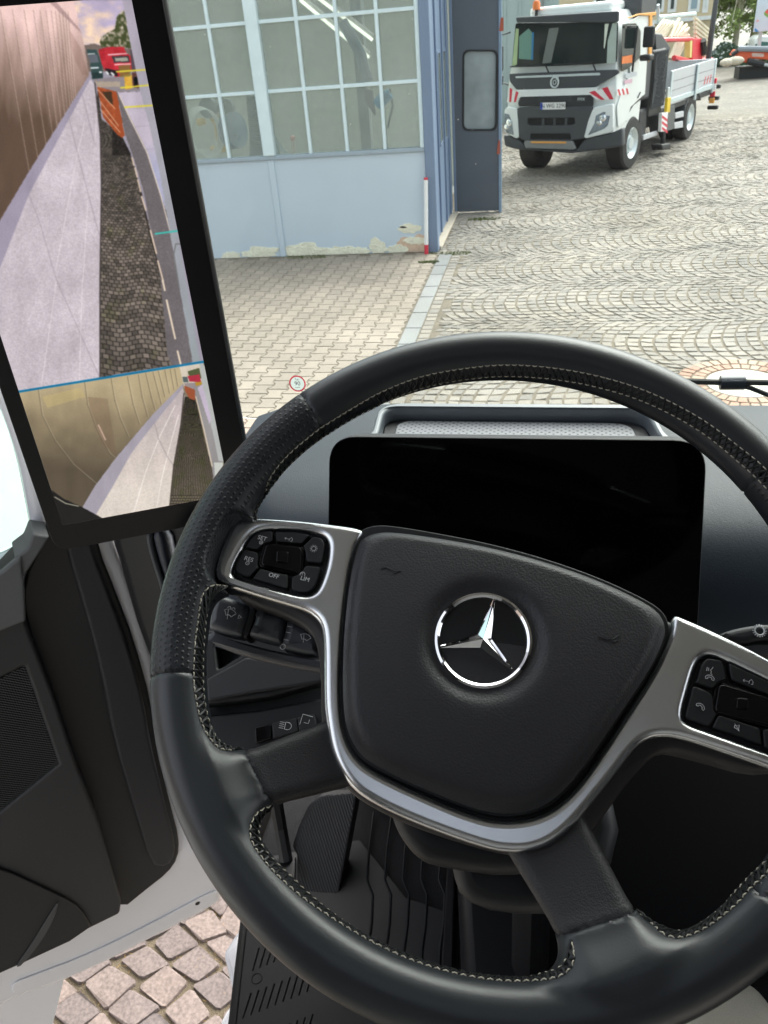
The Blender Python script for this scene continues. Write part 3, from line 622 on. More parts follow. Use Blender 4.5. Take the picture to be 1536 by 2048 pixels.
MB().tube([MF.P(.03, Bz+.03, -.03), MF.P(.02, Bz+.05, -.09), (-.53, .93, 2.45)], .02, 10).build('monitor_arm', BLACKP, mon)
sx0, sx1 = MF.px(126, 1050)[0], (MF.px(445, 935)[0]+MF.px(269, 0)[0])/2; sz0, sz1 = MF.px(126, 1050)[1], MF.px(80, 7)[1]
# picture shown on the screen, composed texel by texel
NW, NH = 360, 1000
ux, uy = np.meshgrid(np.linspace(sx0, sx1, NW), np.linspace(sz0, sz1, NH)); pw = MF.o + ux[..., None]*MF.u + uy[..., None]*MF.v
X_, Y_ = proj(pw.reshape(-1, 3)); X_ = X_.reshape(NH, NW); Y_ = Y_.reshape(NH, NW)
img = np.zeros((NH, NW, 3)); img[:] = (.55, .52, .58)
def vnoise(x, y, s, seed=0):
    x = x/s; y = y/s; xi = np.floor(x).astype(int); yi = np.floor(y).astype(int); fx = x-xi; fy = y-yi; fx = fx*fx*(3-2*fx); fy = fy*fy*(3-2*fy)
    h = lambda a, b: (np.sin(a*127.1+b*311.7+seed*17.3)*43758.5453) % 1
    return (h(xi, yi)*(1-fx)+h(xi+1, yi)*fx)*(1-fy)+(h(xi, yi+1)*(1-fx)+h(xi+1, yi+1)*fx)*fy
def fbm(x, y, s, seed=0): return (vnoise(x, y, s, seed)+.5*vnoise(x, y, s/2, seed+1)+.25*vnoise(x, y, s/4, seed+2))/1.75
def inside(poly):
    r = np.zeros(X_.shape, bool); n = len(poly)
    for i in range(n):
        x0, y0 = poly[i]; x1, y1 = poly[(i+1) % n]
        if y0 == y1: continue
        c = ((y0 > Y_) != (y1 > Y_)) & (X_ < (x1-x0)*(Y_-y0)/(y1-y0)+x0); r ^= c
    return r
def fillp(poly, col, a=1., clip=None):
    m_ = inside(poly); 
    if clip is not None: m_ &= clip
    c = np.array(col, float) if not callable(col) else col(X_, Y_)[m_]
    img[m_] = img[m_]*(1-a)+c*a; return m_
def linep(pts, w, col, a=1., clip=None):
    for (x0, y0), (x1, y1) in zip(pts[:-1], pts[1:]):
        L2 = (x1-x0)**2+(y1-y0)**2; t = np.clip(((X_-x0)*(x1-x0)+(Y_-y0)*(y1-y0))/L2, 0, 1)
        d = np.hypot(X_-x0-t*(x1-x0), Y_-y0-t*(y1-y0)); m_ = np.clip(w/2+.5-d, 0, 1)*a
        if clip is not None: m_ = m_*clip
        img[:] = img*(1-m_[..., None])+np.array(col)*m_[..., None]
A1 = lambda *p: [(x/2.954, y/2.954) for x, y in p]; B1 = lambda *p: [(x/2.743, 560+y/2.743) for x, y in p]
mixc = lambda a, b, t: np.array(a)*(1-t[..., None])+np.array(b)*t[..., None]
up = Y_ < 786-.161*(X_-25)-2
# upper view
fillp(A1((430, 0), (760, 0), (800, 300), (480, 300)), lambda x, y: mixc((.66, .6, .72), (.93, .78, .62), np.clip(fbm(x, y*2, 30, 3)*2-.6, 0, 1)))
fillp(A1((500, 265), (560, 255), (600, 270), (800, 290), (800, 420), (520, 420)), (.42, .36, .33))
fillp(A1((590, 250), (600, 215), (640, 190), (680, 170), (690, 100), (720, 60), (760, 60), (785, 285), (700, 280), (600, 275)), lambda x, y: mixc((.24, .27, .13), (.75, .68, .62), np.clip(fbm(x, y, 5, 5)*2.6-1.1+np.clip((50-y)/60, 0, .5), 0, 1)))
fillp(A1((510, 290), (570, 292), (590, 340), (605, 390), (610, 460), (545, 465), (530, 350)), (.18, .27, .27)); fillp(A1((520, 325), (575, 322), (585, 365), (535, 370)), (.34, .36, .4)); linep(A1((522, 318), (560, 316)), 2, (.8, .8, .8)); linep(A1((540, 400), (580, 398)), 3, (.8, .82, .85))
fillp(A1((540, 430), (608, 420), (610, 460), (548, 466)), (.12, .2, .2)); linep(A1((590, 425), (600, 425)), 3, (.9, .9, .9))
fillp(A1((585, 290), (640, 275), (735, 275), (745, 310), (775, 330), (785, 400), (760, 440), (690, 455), (640, 430), (610, 400), (590, 330)), lambda x, y: mixc((.62, .06, .1), (.85, .15, .2), fbm(x, y, 9, 2)))
fillp(A1((662, 330), (760, 328), (768, 365), (675, 370)), (.2, .2, .22)); fillp(A1((680, 340), (755, 338), (760, 358), (685, 362)), (.55, .56, .5)); linep(A1((640, 322), (750, 315)), 2, (.95, .8, .82)); linep(A1((680, 380), (770, 376)), 2.5, (.95, .7, .7))
fillp(A1((620, 400), (690, 415), (700, 450), (640, 440)), (.12, .1, .12)); linep(A1((632, 425), (640, 435)), 4, (.8, .8, .8)); linep(A1((660, 430), (672, 440)), 4, (.8, .8, .8)); linep(A1((690, 418), (760, 420)), 4, (.2, .18, .2))
fillp(A1((545, 465), (700, 450), (790, 450), (850, 530), (690, 545), (575, 510)), (.5, .46, .48)); fillp(A1((560, 480), (710, 480), (710, 510), (580, 515)), (.62, .55, .48))
fillp(A1((735, 440), (780, 440), (785, 520), (740, 525)), lambda x, y: mixc((.75, .5, .1), (.9, .72, .2), fbm(x, y, 4, 2))); fillp(A1((700, 385), (770, 380), (775, 450), (710, 455)), (.45, .4, .15), .8); fillp(A1((780, 425), (815, 430), (830, 520), (785, 515)), (.35, .2, .18)); fillp(A1((790, 455), (815, 450), (815, 500), (795, 505)), (.05, .05, .06)); fillp(A1((770, 285), (800, 290), (820, 430), (780, 420)), (.3, .25, .28))
str_ = fillp(A1((580, 520), (600, 700), (720, 800), (770, 900), (830, 1100), (900, 1400), (960, 1660), (960, 2100), (600, 2240), (590, 2000), (594, 1654), (600, 1100), (594, 800), (570, 600)) , (.3, .27, .22), clip=up)
str_ |= fillp([(200, 540), (322, 541), (360, 728), (201, 753)], (.3, .27, .22))
def cob(x, y):
    sc = 2.+ (y/750)**1.3*15; vv = 9.5*np.log(2.+np.maximum(y-180, 0)/22.)*6.2+.35*np.sin(x/14.); sc = 2.4+np.maximum(y-180, 0)/48.; r = np.floor(vv); cx = (x-200-(y-300)*.12)/sc+(r % 2)*.5+np.sin(r*12.9)*.3; fxx = np.abs((cx % 1)-.5); fyy = np.abs((vv % 1)-.5)
    j = np.clip((np.maximum(fxx, fyy)-.36)/.14, 0, 1)*.75; b = .75+.5*((np.sin(np.floor(cx)*91.7+r*47.3)*4375.5) % 1)
    base = mixc((.36, .32, .29), (.35, .33, .24), np.clip(fbm(x, y, 22, 8)*3-1.8, 0, 1))*b[..., None]
    return base*(1-j[..., None])+np.array((.05, .045, .035))*j[..., None]
img[str_] = cob(X_, Y_)[str_]*np.clip(.55+Y_[str_]/900, .5, 1.1)[:, None]
img[str_ & (X_ > 225) & (Y_ < 310)] *= .55
fillp(A1((690, 540), (850, 540), (890, 700), (915, 800), (960, 1100), (1010, 1350), (1070, 1600), (1160, 2100), (1060, 2240), (990, 2100), (950, 1654), (900, 1400), (850, 1130), (790, 930), (740, 790)), lambda x, y: mixc((.42, .39, .4), (.36, .33, .34), vnoise(x, y, 2, 4)), clip=up)
fillp(A1((695, 543), (850, 540), (890, 700), (930, 900), (965, 1080), (1010, 1400), (1040, 1400), (960, 1180), (870, 890), (770, 690)), lambda x, y: mixc((.68, .63, .69), (.6, .6, .72), np.clip((y-280)/60, 0, 1)), clip=up)
linep(A1((705, 560), (765, 690), (870, 900), (950, 1150), (1010, 1380)), 2.2, (.78, .72, .66), clip=up); 
for y0 in (640, 745, 880, 1060): linep(A1((760+(y0-640)*.4, y0), (880+(y0-640)*.22, y0-4)), 1, (.5, .47, .52), .6, clip=up)
linep(A1((780, 930), (830, 1130), (890, 1400), (960, 1654)), 2, (.15, .13, .12), clip=up)
for a, b in (((781, 930), (792, 975)), ((798, 990), (812, 1045)), ((815, 1060), (832, 1130)), ((838, 1160), (862, 1240)), ((890, 1360), (925, 1495)), ((933, 1540), (965, 1660))): linep(A1(a, b), 3.2, (.78, .68, .6))
for a, b in (((893, 0), (905, 55)), ((915, 110), (962, 320)), ((975, 390), (992, 460))): linep(B1(a, b), 3.6, (.82, .74, .64), clip=up)
fillp(A1((575, 510), (690, 540), (715, 700), (735, 800), (720, 812), (690, 790), (610, 690), (585, 560)), lambda x, y: mixc((.5, .2, .08), (.75, .32, .14), fbm(x, y, 6, 6))); fillp(A1((655, 540), (690, 540), (738, 800), (718, 815)), (.62, .25, .1)); fillp(A1((605, 540), (660, 540), (670, 620), (640, 600)), (.25, .17, .1))
for a, b in (((580, 530), (680, 640)), ((595, 600), (700, 740)), ((600, 650), (710, 780))): linep(A1(a, b), 1.3, (.85, .65, .5))
fillp(A1((725, 0), (795, 0), (905, 620), (1000, 1100), (1090, 1600), (1160, 2000), (1210, 2260), (1160, 2260), (1010, 1400), (950, 1050), (890, 760), (830, 540), (775, 280)), lambda x, y: mixc((.62, .58, .64), (.52, .55, .57), np.clip(y/700, 0, 1)), clip=up)
linep(A1((1095, 1440), (1040, 1440), (1028, 1500), (1060, 1700)), 2.5, (.4, .4, .4), clip=up)
metal = fillp([(-30, 14), (149, -20), (149, 3), (159, 51), (169, 91), (179, 149), (54, 349), (0, 440), (-30, 500)], lambda x, y: mixc((.88, .72, .69), (.36, .27, .21), np.clip((y-20)/220+.25*(fbm(x, y*.15, 18, 9)-.5)*2, 0, 1)))
for i, x in enumerate((28, 52, 75, 93, 106, 117, 127, 135, 142, 148, 153, 158)):
    linep([(x-28+6*i*.1, 18+i*.5), (x+30-i*2.5, 350)], 1.0, (.4, .31, .27), .6, clip=metal); linep([(x-26+6*i*.1, 18), (x+32-i*2.5, 350)], 1., (.9, .78, .7), .5, clip=metal)
fillp([(95, 0), (110, 0), (160, 58), (163, 66)], (.55, .42, .42), .6)
fillp([(140, 60), (162, 95), (176, 148), (165, 150), (150, 120), (142, 90)], (.4, .24, .2), .2)
trim = fillp([(179, 149), (54, 349), (0, 440), (-30, 500), (-30, 590), (0, 535), (59, 386), (181, 158)], (.56, .52, .6))
wall = fillp([(181, 158), (59, 386), (0, 535), (-30, 620), (-10, 700), (43, 790), (201, 760), (200, 560), (203, 372), (201, 271), (190, 169)], lambda x, y: mixc((.66, .61, .64), (.75, .70, .73), fbm(x, y, 70, 12))*(.93+.14*vnoise(x, y, 2.2, 7))[..., None], clip=up)
for pts in (A1((500, 720), (460, 900), (330, 1590)), B1((310, 0), (225, 590)), A1((520, 1180), (490, 1654)), B1((452, 0), (435, 560)), A1((560, 850), (575, 650))): linep(pts, 1.4, (.88, .82, .84), .55, clip=wall)
for pts in (A1((405, 680), (470, 950), (590, 1400)), A1((165, 1130), (240, 1330), (330, 1640)), B1((310, 0), (545, 530)), A1((480, 530), (560, 850))): linep(pts, 2.4, (.5, .44, .48), .35, clip=wall)
linep([(190, 165), (201, 271), (203, 372), (200, 560), (200, 756)], 2.5, (.25, .22, .22), clip=up)
for a, b in (((690, 422), (866, 410)), ((715, 517), (886, 501)), ((740, 632), (905, 621))): linep(A1(a, b), 3, (.85, .78, .12))
linep(A1((920, 1380), (1048, 1363)), 3.4, (.15, .7, .65))
# lower view
lo = ~up; img[lo] = mixc((.52, .47, .38), (.36, .31, .24), fbm(X_, Y_, 60, 5))[lo]
met2 = fillp(B1((100, 600), (1000, 470), (1005, 570), (840, 735), (630, 975), (450, 1250), (300, 1250), (100, 900)), lambda x, y: mixc((.68, .6, .44), (.33, .28, .21), np.clip((y-770)/170+.3*(fbm(x*.6, y, 40, 6)-.5), 0, 1)), clip=lo)
for pts in (((210, 600), (230, 740), (300, 880), (400, 1010), (530, 1120)), ((465, 560), (480, 680), (530, 820), (600, 950), (640, 985)), ((610, 540), (630, 660), (660, 760), (705, 860)), ((700, 530), (730, 680), (765, 790)), ((760, 520), (780, 640), (810, 750)), ((800, 510), (830, 640), (850, 710)), ((840, 505), (870, 620), (885, 680)), ((870, 500), (905, 640)), ((905, 495), (930, 620)), ((935, 490), (955, 600)), ((960, 490), (975, 580))):
    linep(B1(*pts), 2, (.3, .26, .2), .45, clip=met2); linep([(x+2, y) for x, y in B1(*pts)], 1.2, (.82, .76, .62), .4, clip=met2)
fillp(B1((480, 640), (590, 650), (640, 960), (560, 900), (500, 740)), (.42, .3, .22), .3, clip=lo); fillp(B1((230, 640), (440, 590), (470, 640), (260, 700)), (.75, .66, .36), .35, clip=lo)
linep(B1((540, 795), (578, 875)), 3, (.72, .58, .5))
fillp(B1((985, 470), (1095, 455), (1110, 580), (1010, 590)), (.75, .7, .62), clip=lo); fillp(B1((1030, 500), (1095, 480), (1105, 540), (1040, 530)), (.3, .33, .18), clip=lo); fillp(B1((1030, 525), (1095, 515), (1105, 560), (1040, 555)), (.7, .12, .2), clip=lo); fillp(B1((1000, 530), (1030, 530), (1035, 560), (1008, 560)), (.3, .35, .35), clip=lo); fillp(B1((1008, 565), (1110, 560), (1140, 620), (1060, 640)), (.55, .5, .5), clip=lo); fillp(B1((1070, 560), (1110, 555), (1112, 575), (1075, 580)), (.7, .5, .1), clip=lo)
st2 = fillp(B1((1012, 640), (1072, 640), (1100, 760), (1125, 880), (1165, 1040), (1175, 1120), (1170, 1260), (925, 1260), (950, 1020), (985, 820)), (.3, .27, .22), clip=lo)
def cob2(x, y):
    s_ = .8+np.clip((y-790)/200, 0, 1)*4.5; r = np.floor(y/s_); c = x/s_+(r % 2)*.5; j = ((np.abs(c % 1-.5) > .36) | (np.abs(y/s_ % 1-.5) > .34))*.55
    return mixc((.42, .37, .3), (.36, .36, .2), np.clip(fbm(x, y, 14, 3)*2-.8, 0, 1))*(1-j)[..., None]
img[st2] = cob2(X_, Y_)[st2]*np.clip(.6+(Y_[st2]-780)/500, .5, 1)[:, None]
fillp(B1((1012, 578), (1070, 600), (1072, 660), (1040, 650), (1018, 610)), (.62, .28, .14), clip=lo); fillp(B1((1068, 585), (1112, 570), (1160, 770), (1225, 1020), (1240, 1180), (1175, 1120), (1165, 1040), (1125, 860), (1085, 680)), (.52, .5, .5), clip=lo); fillp(B1((1095, 455), (1118, 455), (1240, 1000), (1200, 990), (1160, 800), (1110, 580)), (.62, .63, .62), clip=lo)
fillp(B1((1085, 590), (1112, 570), (1160, 760), (1150, 790)), (.68, .62, .7), clip=lo); linep(B1((1075, 640), (1120, 820), (1165, 1020)), 2.2, (.8, .72, .62), clip=lo); fillp(B1((1175, 1000), (1225, 1000), (1225, 1100), (1180, 1090)), (.7, .71, .68), clip=lo)
fillp(B1((1003, 570), (1008, 600), (860, 770), (720, 950), (620, 1130), (540, 1290), (440, 1265), (520, 1130), (640, 970), (840, 735)), (.58, .55, .6), clip=lo)
w2 = fillp(B1((1006, 590), (1015, 640), (985, 820), (950, 1020), (928, 1240), (500, 1330), (620, 1130), (720, 950), (860, 770)), lambda x, y: mixc((.68, .62, .62), (.78, .73, .68), np.clip((y-800)/180, 0, 1))*(.95+.1*vnoise(x, y, 2, 7))[..., None], clip=lo)
for pts in (((960, 690), (880, 850), (800, 1050), (735, 1270)), ((980, 740), (930, 920), (885, 1100), (860, 1250))): linep(B1(*pts), 1.5, (.9, .86, .82), .8, clip=w2)
for pts in (((840, 750), (870, 870), (920, 970), (958, 1025)), ((700, 930), (690, 1000))): linep(B1(*pts), 2, (.55, .5, .5), .6, clip=w2)
linep(B1((1010, 620), (990, 820), (955, 1020), (935, 1240)), 2, (.25, .22, .2), clip=lo)
fillp(B1((280, 1150), (350, 1200), (440, 1240), (570, 1310), (330, 1370), (290, 1300)), (.09, .085, .08), clip=lo); linep(B1((300, 1190), (360, 1225), (430, 1240)), 2, (.6, .58, .5))
linep([(25, 785), (430, 719.5)], 4.5, (0, .42, .62))
for _k in range(2):
    _p = np.pad(img, ((1, 1), (1, 1), (0, 0)), 'edge'); img = (_p[1:-1, 1:-1]*2+_p[:-2, 1:-1]+_p[2:, 1:-1]+_p[1:-1, :-2]+_p[1:-1, 2:])/6
img = img*(.93+.12*fbm(X_*1.3, Y_*.5, 26, 31))[..., None]
_l = img.mean(-1, keepdims=True); img = _l+(img-_l)*.78; img = np.clip(img*(.97+.06*rng.random((NH, NW, 1))), 0, 1)
im = bpy.data.images.new('screen_picture', NW, NH); im.colorspace_settings.name = 'sRGB'
buf = np.ones((NH, NW, 4), np.float32); buf[..., :3] = img; im.pixels.foreach_set(buf.ravel()); im.update(); im.pack()
SM = bpy.data.materials.new('lit_screen'); SM.use_nodes = True; t_, N_, L_ = nodes(SM); b0 = N_['Principled BSDF']
ti = N_.new('ShaderNodeTexImage'); ti.image = im; b0.inputs['Base Color'].default_value = (.01, .01, .01, 1); b0.inputs['Roughness'].default_value = .25; b0.inputs['Specular IOR Level'].default_value = .15
L_.new(ti.outputs[0], b0.inputs['Emission Color']); b0.inputs['Emission Strength'].default_value = SCR_E
me = bpy.data.meshes.new('screen'); me.from_pydata([tuple(MF.P(x, y, .0008)) for x, y in ((sx0, sz0), (sx1, sz0), (sx1, sz1), (sx0, sz1))], [], [(0, 1, 2, 3)])
ul = me.uv_layers.new(name='UVMap'); ul.data.foreach_set('uv', [0, 0, 1, 0, 1, 1, 0, 1]); me.materials.append(SM); fin(me, 'screen', None, mon, 0)

# ---- open door
DF = Fr((-.61, .92, 1.3), (.793, .609, 0), (.609, -.793, 0))
door = thing('cab_door', 'white cab door standing wide open with dark grey inner trim and speaker grille', 'door', tuple(DF.P(0, 0)))
D = lambda pts, h=0.: DF.pp(pts, h); z1 = lambda x, y: (x/2.052, 1050+y/2.052); z3 = lambda x, y: (x/4.267, 1050+y/4.267)
topz = 2.05
def dshell(pts): return D(pts)
win = D([(66, 1073), (52, 1099), (28, 1114), (0, 1127)]); win = win + [(win[-1][0]-.5, win[-1][1]-.02), (win[-1][0]-.5, topz-.1), (win[0][0]-.0, topz-.1), (win[0][0]+.015, win[0][1]+.12)]
bot = D([(451, 1796), (429, 1817), (361, 1852), (161, 1956), (0, 2012)]); rgt = D([(231, 1089), (258, 1155), (286, 1237), (302, 1289)])
shell = [bot[0]]+bot[1:]+[(bot[-1][0]-.55, bot[-1][1]-.01), (bot[-1][0]-.55, topz), (rgt[0][0]-.03, topz)]+rgt[:3]+D([(330, 1400), (362, 1500), (408, 1640), (447, 1760)])
slab('door_shell', DF, smoothc(shell, 1), -.05, .0, .016, WHITEP, door, holes=[rp(win, .04)], res=5)
lowk = D([(60, 1940), (0, 1990)], -.06)
MB().prism([DF.P(x, y, -.055) for x, y in ((bot[3][0], bot[3][1]+.05), (bot[-1][0]-.5, bot[-1][1]+.05), (bot[-1][0]-.5, bot[-1][1]-.25), (bot[4][0]+.015, bot[4][1]-.25))], [DF.P(x, y, -.03) for x, y in ((bot[3][0], bot[3][1]+.05), (bot[-1][0]-.5, bot[-1][1]+.05), (bot[-1][0]-.5, bot[-1][1]-.25), (bot[4][0]+.015, bot[4][1]-.25))]).build('door_lower_skirt', WHITEP, door)
# pressed step line on the white flange
slab('flange_pressing', DF, smoothc(D([(440, 1770), (330, 1830), (180, 1905), (60, 1950), (20, 1965), (30, 1990), (150, 1945), (300, 1870), (425, 1805)]), 2), .0, .004, .0035, WHITEP, door, res=4)
MB().lathe([(0, .0045), (.0045, .0045), (.006, .003), (.0065, -.001)], DF, *DF.px(395, 1806, .003), seg=20).build('rubber_plug', RUBBER, door)
flg = [z3(840, 200), z3(1000, 600), z3(1150, 1000), z3(1290, 1500), z1(640, 900), z1(700, 1150), z1(737, 1290), z1(732, 1370), z1(690, 1430), z1(600, 1500), z1(500, 1582), z1(440, 1500), z1(400, 1200), z1(310, 1000), z1(210, 700), z1(100, 400), z1(92, 230), z1(180, 60), (100, 1000), (180, 1000)]
slab('door_trim', DF, smoothc(D(flg, .008), 1), .0, .008, .004, BLACKP, door)
rid = [z3(560, 200), z3(700, 650), z3(850, 1200), z1(470, 900), z1(560, 1200), z1(618, 1400), z1(690, 1405), z1(722, 1350), z1(715, 1280), z1(680, 1150), z1(620, 900), z3(1230, 1500), z3(1090, 1000), z3(940, 600), z3(790, 200), (165, 1010), (125, 1010)]
slab('hinge_side_panel', DF, smoothc(D(rid, .02), 1), .008, .020, .009, DARKP, door, res=5)
inp = [(46, 1162), (51, 1245), (107, 1391), (156, 1537), (195, 1635), (243, 1805), (240, 1828), (185, 1855), (0, 1945), (-300, 2080), (-300, 1150), (0, 1150), (38, 1110)]
INH = .045
gr = [(-250, 1420), (0, 1357), (50, 1332), (118, 1530), (0, 1626), (-250, 1800)]
slab('inner_panel', DF, rp(D(inp, INH), .006), .004, INH, .005, mat('door_panel_plastic', (.026, .027, .030), .6, bump=('noise', 1200, .35, .0005)), door, holes=[rp(D(gr, INH), .003)], res=4)
slab('sill_trim', DF, rp(D([(-300, 1180), (0, 1146), (42, 1110), (49, 1162), (52, 1242), (0, 1262), (-300, 1330)], INH+.01), .004), INH+.0005, INH+.012, .004, mat('sill_plastic', (.12, .125, .13), .6, bump=('noise', 1200, .3, .0005)), door, res=4)
slab('frame_corner', DF, rp(D([(30, 1117), (55, 1098), (66, 1070), (100, 1075), (85, 1100), (52, 1150), (42, 1165)], INH+.01), .003), .004, INH+.009, .004, MATS['sill_plastic'], door, res=4)
slab('pocket_panel', DF, smoothc(D([(-300, 1640), (0, 1730), (97, 1776), (146, 1800), (170, 1825), (184, 1857), (0, 1942), (-300, 2070)], INH), 1), INH+.0005, INH+.006, .004, BLACKP, door)
slab('pocket_highlight', DF, smoothc(D([z1(240, 1520), z1(225, 1590), z1(170, 1690), z1(90, 1790), z1(60, 1800), z1(130, 1700), z1(190, 1600)], INH), 1), INH+.0061, INH+.009, .002, TRIMG, door)  # highlight along the pocket, modelled as a lighter strip
# speaker grille: rows of upright bars with short cross slots
gl_, gh_ = D(gr, INH-.004), None; gx0 = min(p[0] for p in gl_); gx1 = max(p[0] for p in gl_); gy0 = min(p[1] for p in gl_); gy1 = max(p[1] for p in gl_)
def pin(poly, x, y):
    r = False; n = len(poly)
    for i in range(n):
        (x0, y0), (x1, y1) = poly[i], poly[(i+1) % n]
        if (y0 > y) != (y1 > y) and x < (x1-x0)*(y-y0)/(y1-y0)+x0: r = not r
    return r
slab('grille_back', DF, gl_, INH-.016, INH-.012, .0005, mat('grille_cloth', (.004, .004, .004), .9), door)
g = MB(); y = gy0; j = 0
PX_, PY_ = .0064, .0036
while y < gy1:
    x = max(gx0, gx1-.2)+(PX_/2 if j % 2 else 0)
    while x < gx1:
        if pin(gl_, x, y):
            w = PX_*.36
            for s in (0,):
                g.add([DF.P(x-w, y-.0009, INH-.006), DF.P(x+w, y-.0009+.0006, INH-.003), DF.P(x+w, y+.0011, INH-.003), DF.P(x-w, y+.0011-.0006, INH-.006), DF.P(x-w, y-.0022, INH-.010)], [(0, 1, 2, 3), (4, 1, 0)])
        x += PX_
    y += PY_*.72; j += 1
g.build('speaker_grille', TRIMG, door, smooth=0, kind='stuff')
DG = glassmat('door_glass', (.80, .93, .90), .03, (.7, .75, .74))
slab('door_window', DF, rp([(x*1.0, y) for x, y in win], .04), -.03, -.025, .001, DG, door)

# ---- cab shell round the driver
cab = thing('truck_cab', 'dark cab of the truck around the driver, its windscreen and black pillars', 'truck cab', (0, 0, FLZ))
WS = Fr((0, 1.12, 2.34), (1, 0, 0), (0, -1, -.06))
WSG = glassmat('windscreen_glass', (.93, .97, .955), .02, (.6, .62, .62), refl=.4)
sc_ = slab('windscreen', Fr((0, 1.12, 2.34), (1, 0, 0), (0, -1, .04)), rp([(-.50, -.06), (1.75, -.06), (1.75, 1.3), (-.50, 1.3)], .05), 0, .005, .001, WSG, cab)
hx0, hx1, hy0, hy1 = -.30, .35, -.85, -.35
pb = MB(); pb.box((-.66, -1.3, 3.7), (hx0, 1.2, 3.76)).box((hx1, -1.3, 3.7), (1.95, 1.2, 3.76)).box((hx0, -1.3, 3.7), (hx1, hy0, 3.76)).box((hx0, hy1, 3.7), (hx1, 1.2, 3.76)); pb.build('roof', HEAD, cab, kind='stuff')
MB().box((hx0, hy0, 3.73), (hx1, hy1, 3.736)).build('added_roof_hatch', glassmat('added_hatch_glass', (.8, .82, .84), .05, (.5, .5, .5)), cab)  # unseen hatch, added so skylight falls on the wheel from above
MB().box((-.66, -1.36, FLZ-.1), (1.95, -1.3, 3.7)).build('rear_wall', HEAD, cab)
MB().box((1.86, -1.3, FLZ-.1), (1.95, 1.2, 2.3)).box((1.86, -1.3, 2.3), (1.95, -.2, 3.7)).box((1.86, -.2, 3.2), (1.95, 1.2, 3.7)).build('right_side', DARKP, cab)
MB().box((-.66, -1.3, FLZ-.1), (-.60, -.35, 3.7)).box((-.66, -.35, 3.5), (-.60, 1.0, 3.7)).build('left_side', DARKP, cab)
MB().box((-.5, 1.08, 3.6), (1.85, 1.2, 3.7)).build('header', BLACKP, cab)
MB().box((-.33, 1.06, FLZ-.2), (1.95, 1.10, 2.27)).build('front_wall', BLACKP, cab)
AP = Fr((-.6, .96, 2.2), (.35, .93, 0), (.93, -.35, 0))
a_ = lambda pts, h=0: AP.pp(pts, h)
PF = Fr((-.57, .9, 2.1), (1, 0, 0), (0, -1, 0))
def pil(name, pts, h0, h1, bev, m_, up=.0): return slab(name, PF, smoothc(PF.pp(pts, h1), 1), h0, h1, bev, m_, cab, res=5)
pil('pillar_cover', [(214, 1080), (232, 1130), (248, 1190), (272, 1270), (325, 1400), (420, 1400), (470, 1250), (440, 1060), (400, 850), (330, 500), (280, 500), (200, 900)], -.05, .0, .02, BLACKP)
pil('door_seal', [(289, 1070), (293, 1095), (303, 1130), (322, 1190), (334, 1235), (342, 1235), (332, 1185), (312, 1125), (303, 1090), (300, 1065)], .0005, .012, .006, mat('seal_rubber', (.07, .08, .09), .35))
pil('painted_jamb', [(318, 1066), (325, 1085), (335, 1120), (352, 1160), (362, 1160), (352, 1110), (342, 1060)], .0005, .006, .003, WHITEP)
pil('grab_bar', [(303, 1068), (310, 1100), (322, 1140), (338, 1185), (350, 1185), (333, 1120), (322, 1063)], .006, .02, .006, mat('grab_bar_plastic', (.04, .045, .06), .35))
# inner left wall of the footwell
MB().box((-.51, .82, FLZ-.13), (-.49, 1.1, 1.80)).build('footwell_side', BLACKP, cab, bevel=.01)
slab('facia_backing', LF, [ll(-40, 900), ll(1400, 900), ll(1400, 1900), ll(300, 2000), ll(-40, 1900)], -.05, -.032, .002, BLACKP, low)
# floor
FF = Fr((0, 0, FLZ), (1, 0, 0), (0, 0, 1)); f_ = lambda pts, h=0: FF.pp(pts, h)
e0, e1 = f_([(487, 1862), (466, 2048)]); ed = (e1[0]-e0[0], e1[1]-e0[1])
fl_l = [(e0[0]-ed[0]*.9, e0[1]-ed[1]*.9), (e1[0]+ed[0]*3, e1[1]+ed[1]*3)]
slab('cab_floor', FF, [fl_l[0], fl_l[1], (1.8, -.4), (1.8, 1.1), (fl_l[0][0], 1.1)], -.06, -.006, .01, CARPET, cab)
sw = thing('entry_step', 'white painted entry step edge outside the cab floor', 'step', (fl_l[0][0]-.05, .6, FLZ-.3))
SFm = Fr((0, 0, FLZ-.12), (1, 0, 0), (0, 0, 1))
slab('step_panel', SFm, rp(SFm.pp([(489, 1848), (470, 1868), (447, 1904), (460, 1960), (468, 2000), (600, 2010), (600, 1850)]), .008), -.05, .0, .008, WHITEP, sw, res=4)
slab('step_recess', SFm, rp(SFm.pp([(490, 1880), (456, 1910), (472, 1975), (600, 1975), (600, 1880)]), .004), .0005, .004, .002, WHITEP, sw)
slab('lower_step', Fr((0, 0, FLZ-.3), (1, 0, 0), (0, 0, 1)), rp(Fr((0, 0, FLZ-.3), (1, 0, 0), (0, 0, 1)).pp([(462, 2005), (440, 2040), (436, 2120), (600, 2120), (600, 2000)]), .01), -.05, .0, .01, WHITEP, sw)
mt = thing('floor_mat', 'black rubber floor mat with slotted tread and raised lettering', 'floor mat', (fl_l[0][0], .6, FLZ))
z4 = lambda x, y: (440+x/5.12, 1780+y/5.12)
slots = []
def sl(x0, y0, x1, y1, w=5): slots.append([z4(x0-w, y0), z4(x0+w, y0), z4(x1+w, y1), z4(x1-w, y1)])
for i in range(5): sl(402+i*72, 590-i*22, 335+i*72, 830-i*30)
for i in range(10): sl(318+i*80, 1058-i*32, 235+i*82, 1318-i*34)
for i in range(5): sl(640+i*78, 1400-i*32, 575+i*78, 1640-i*34)
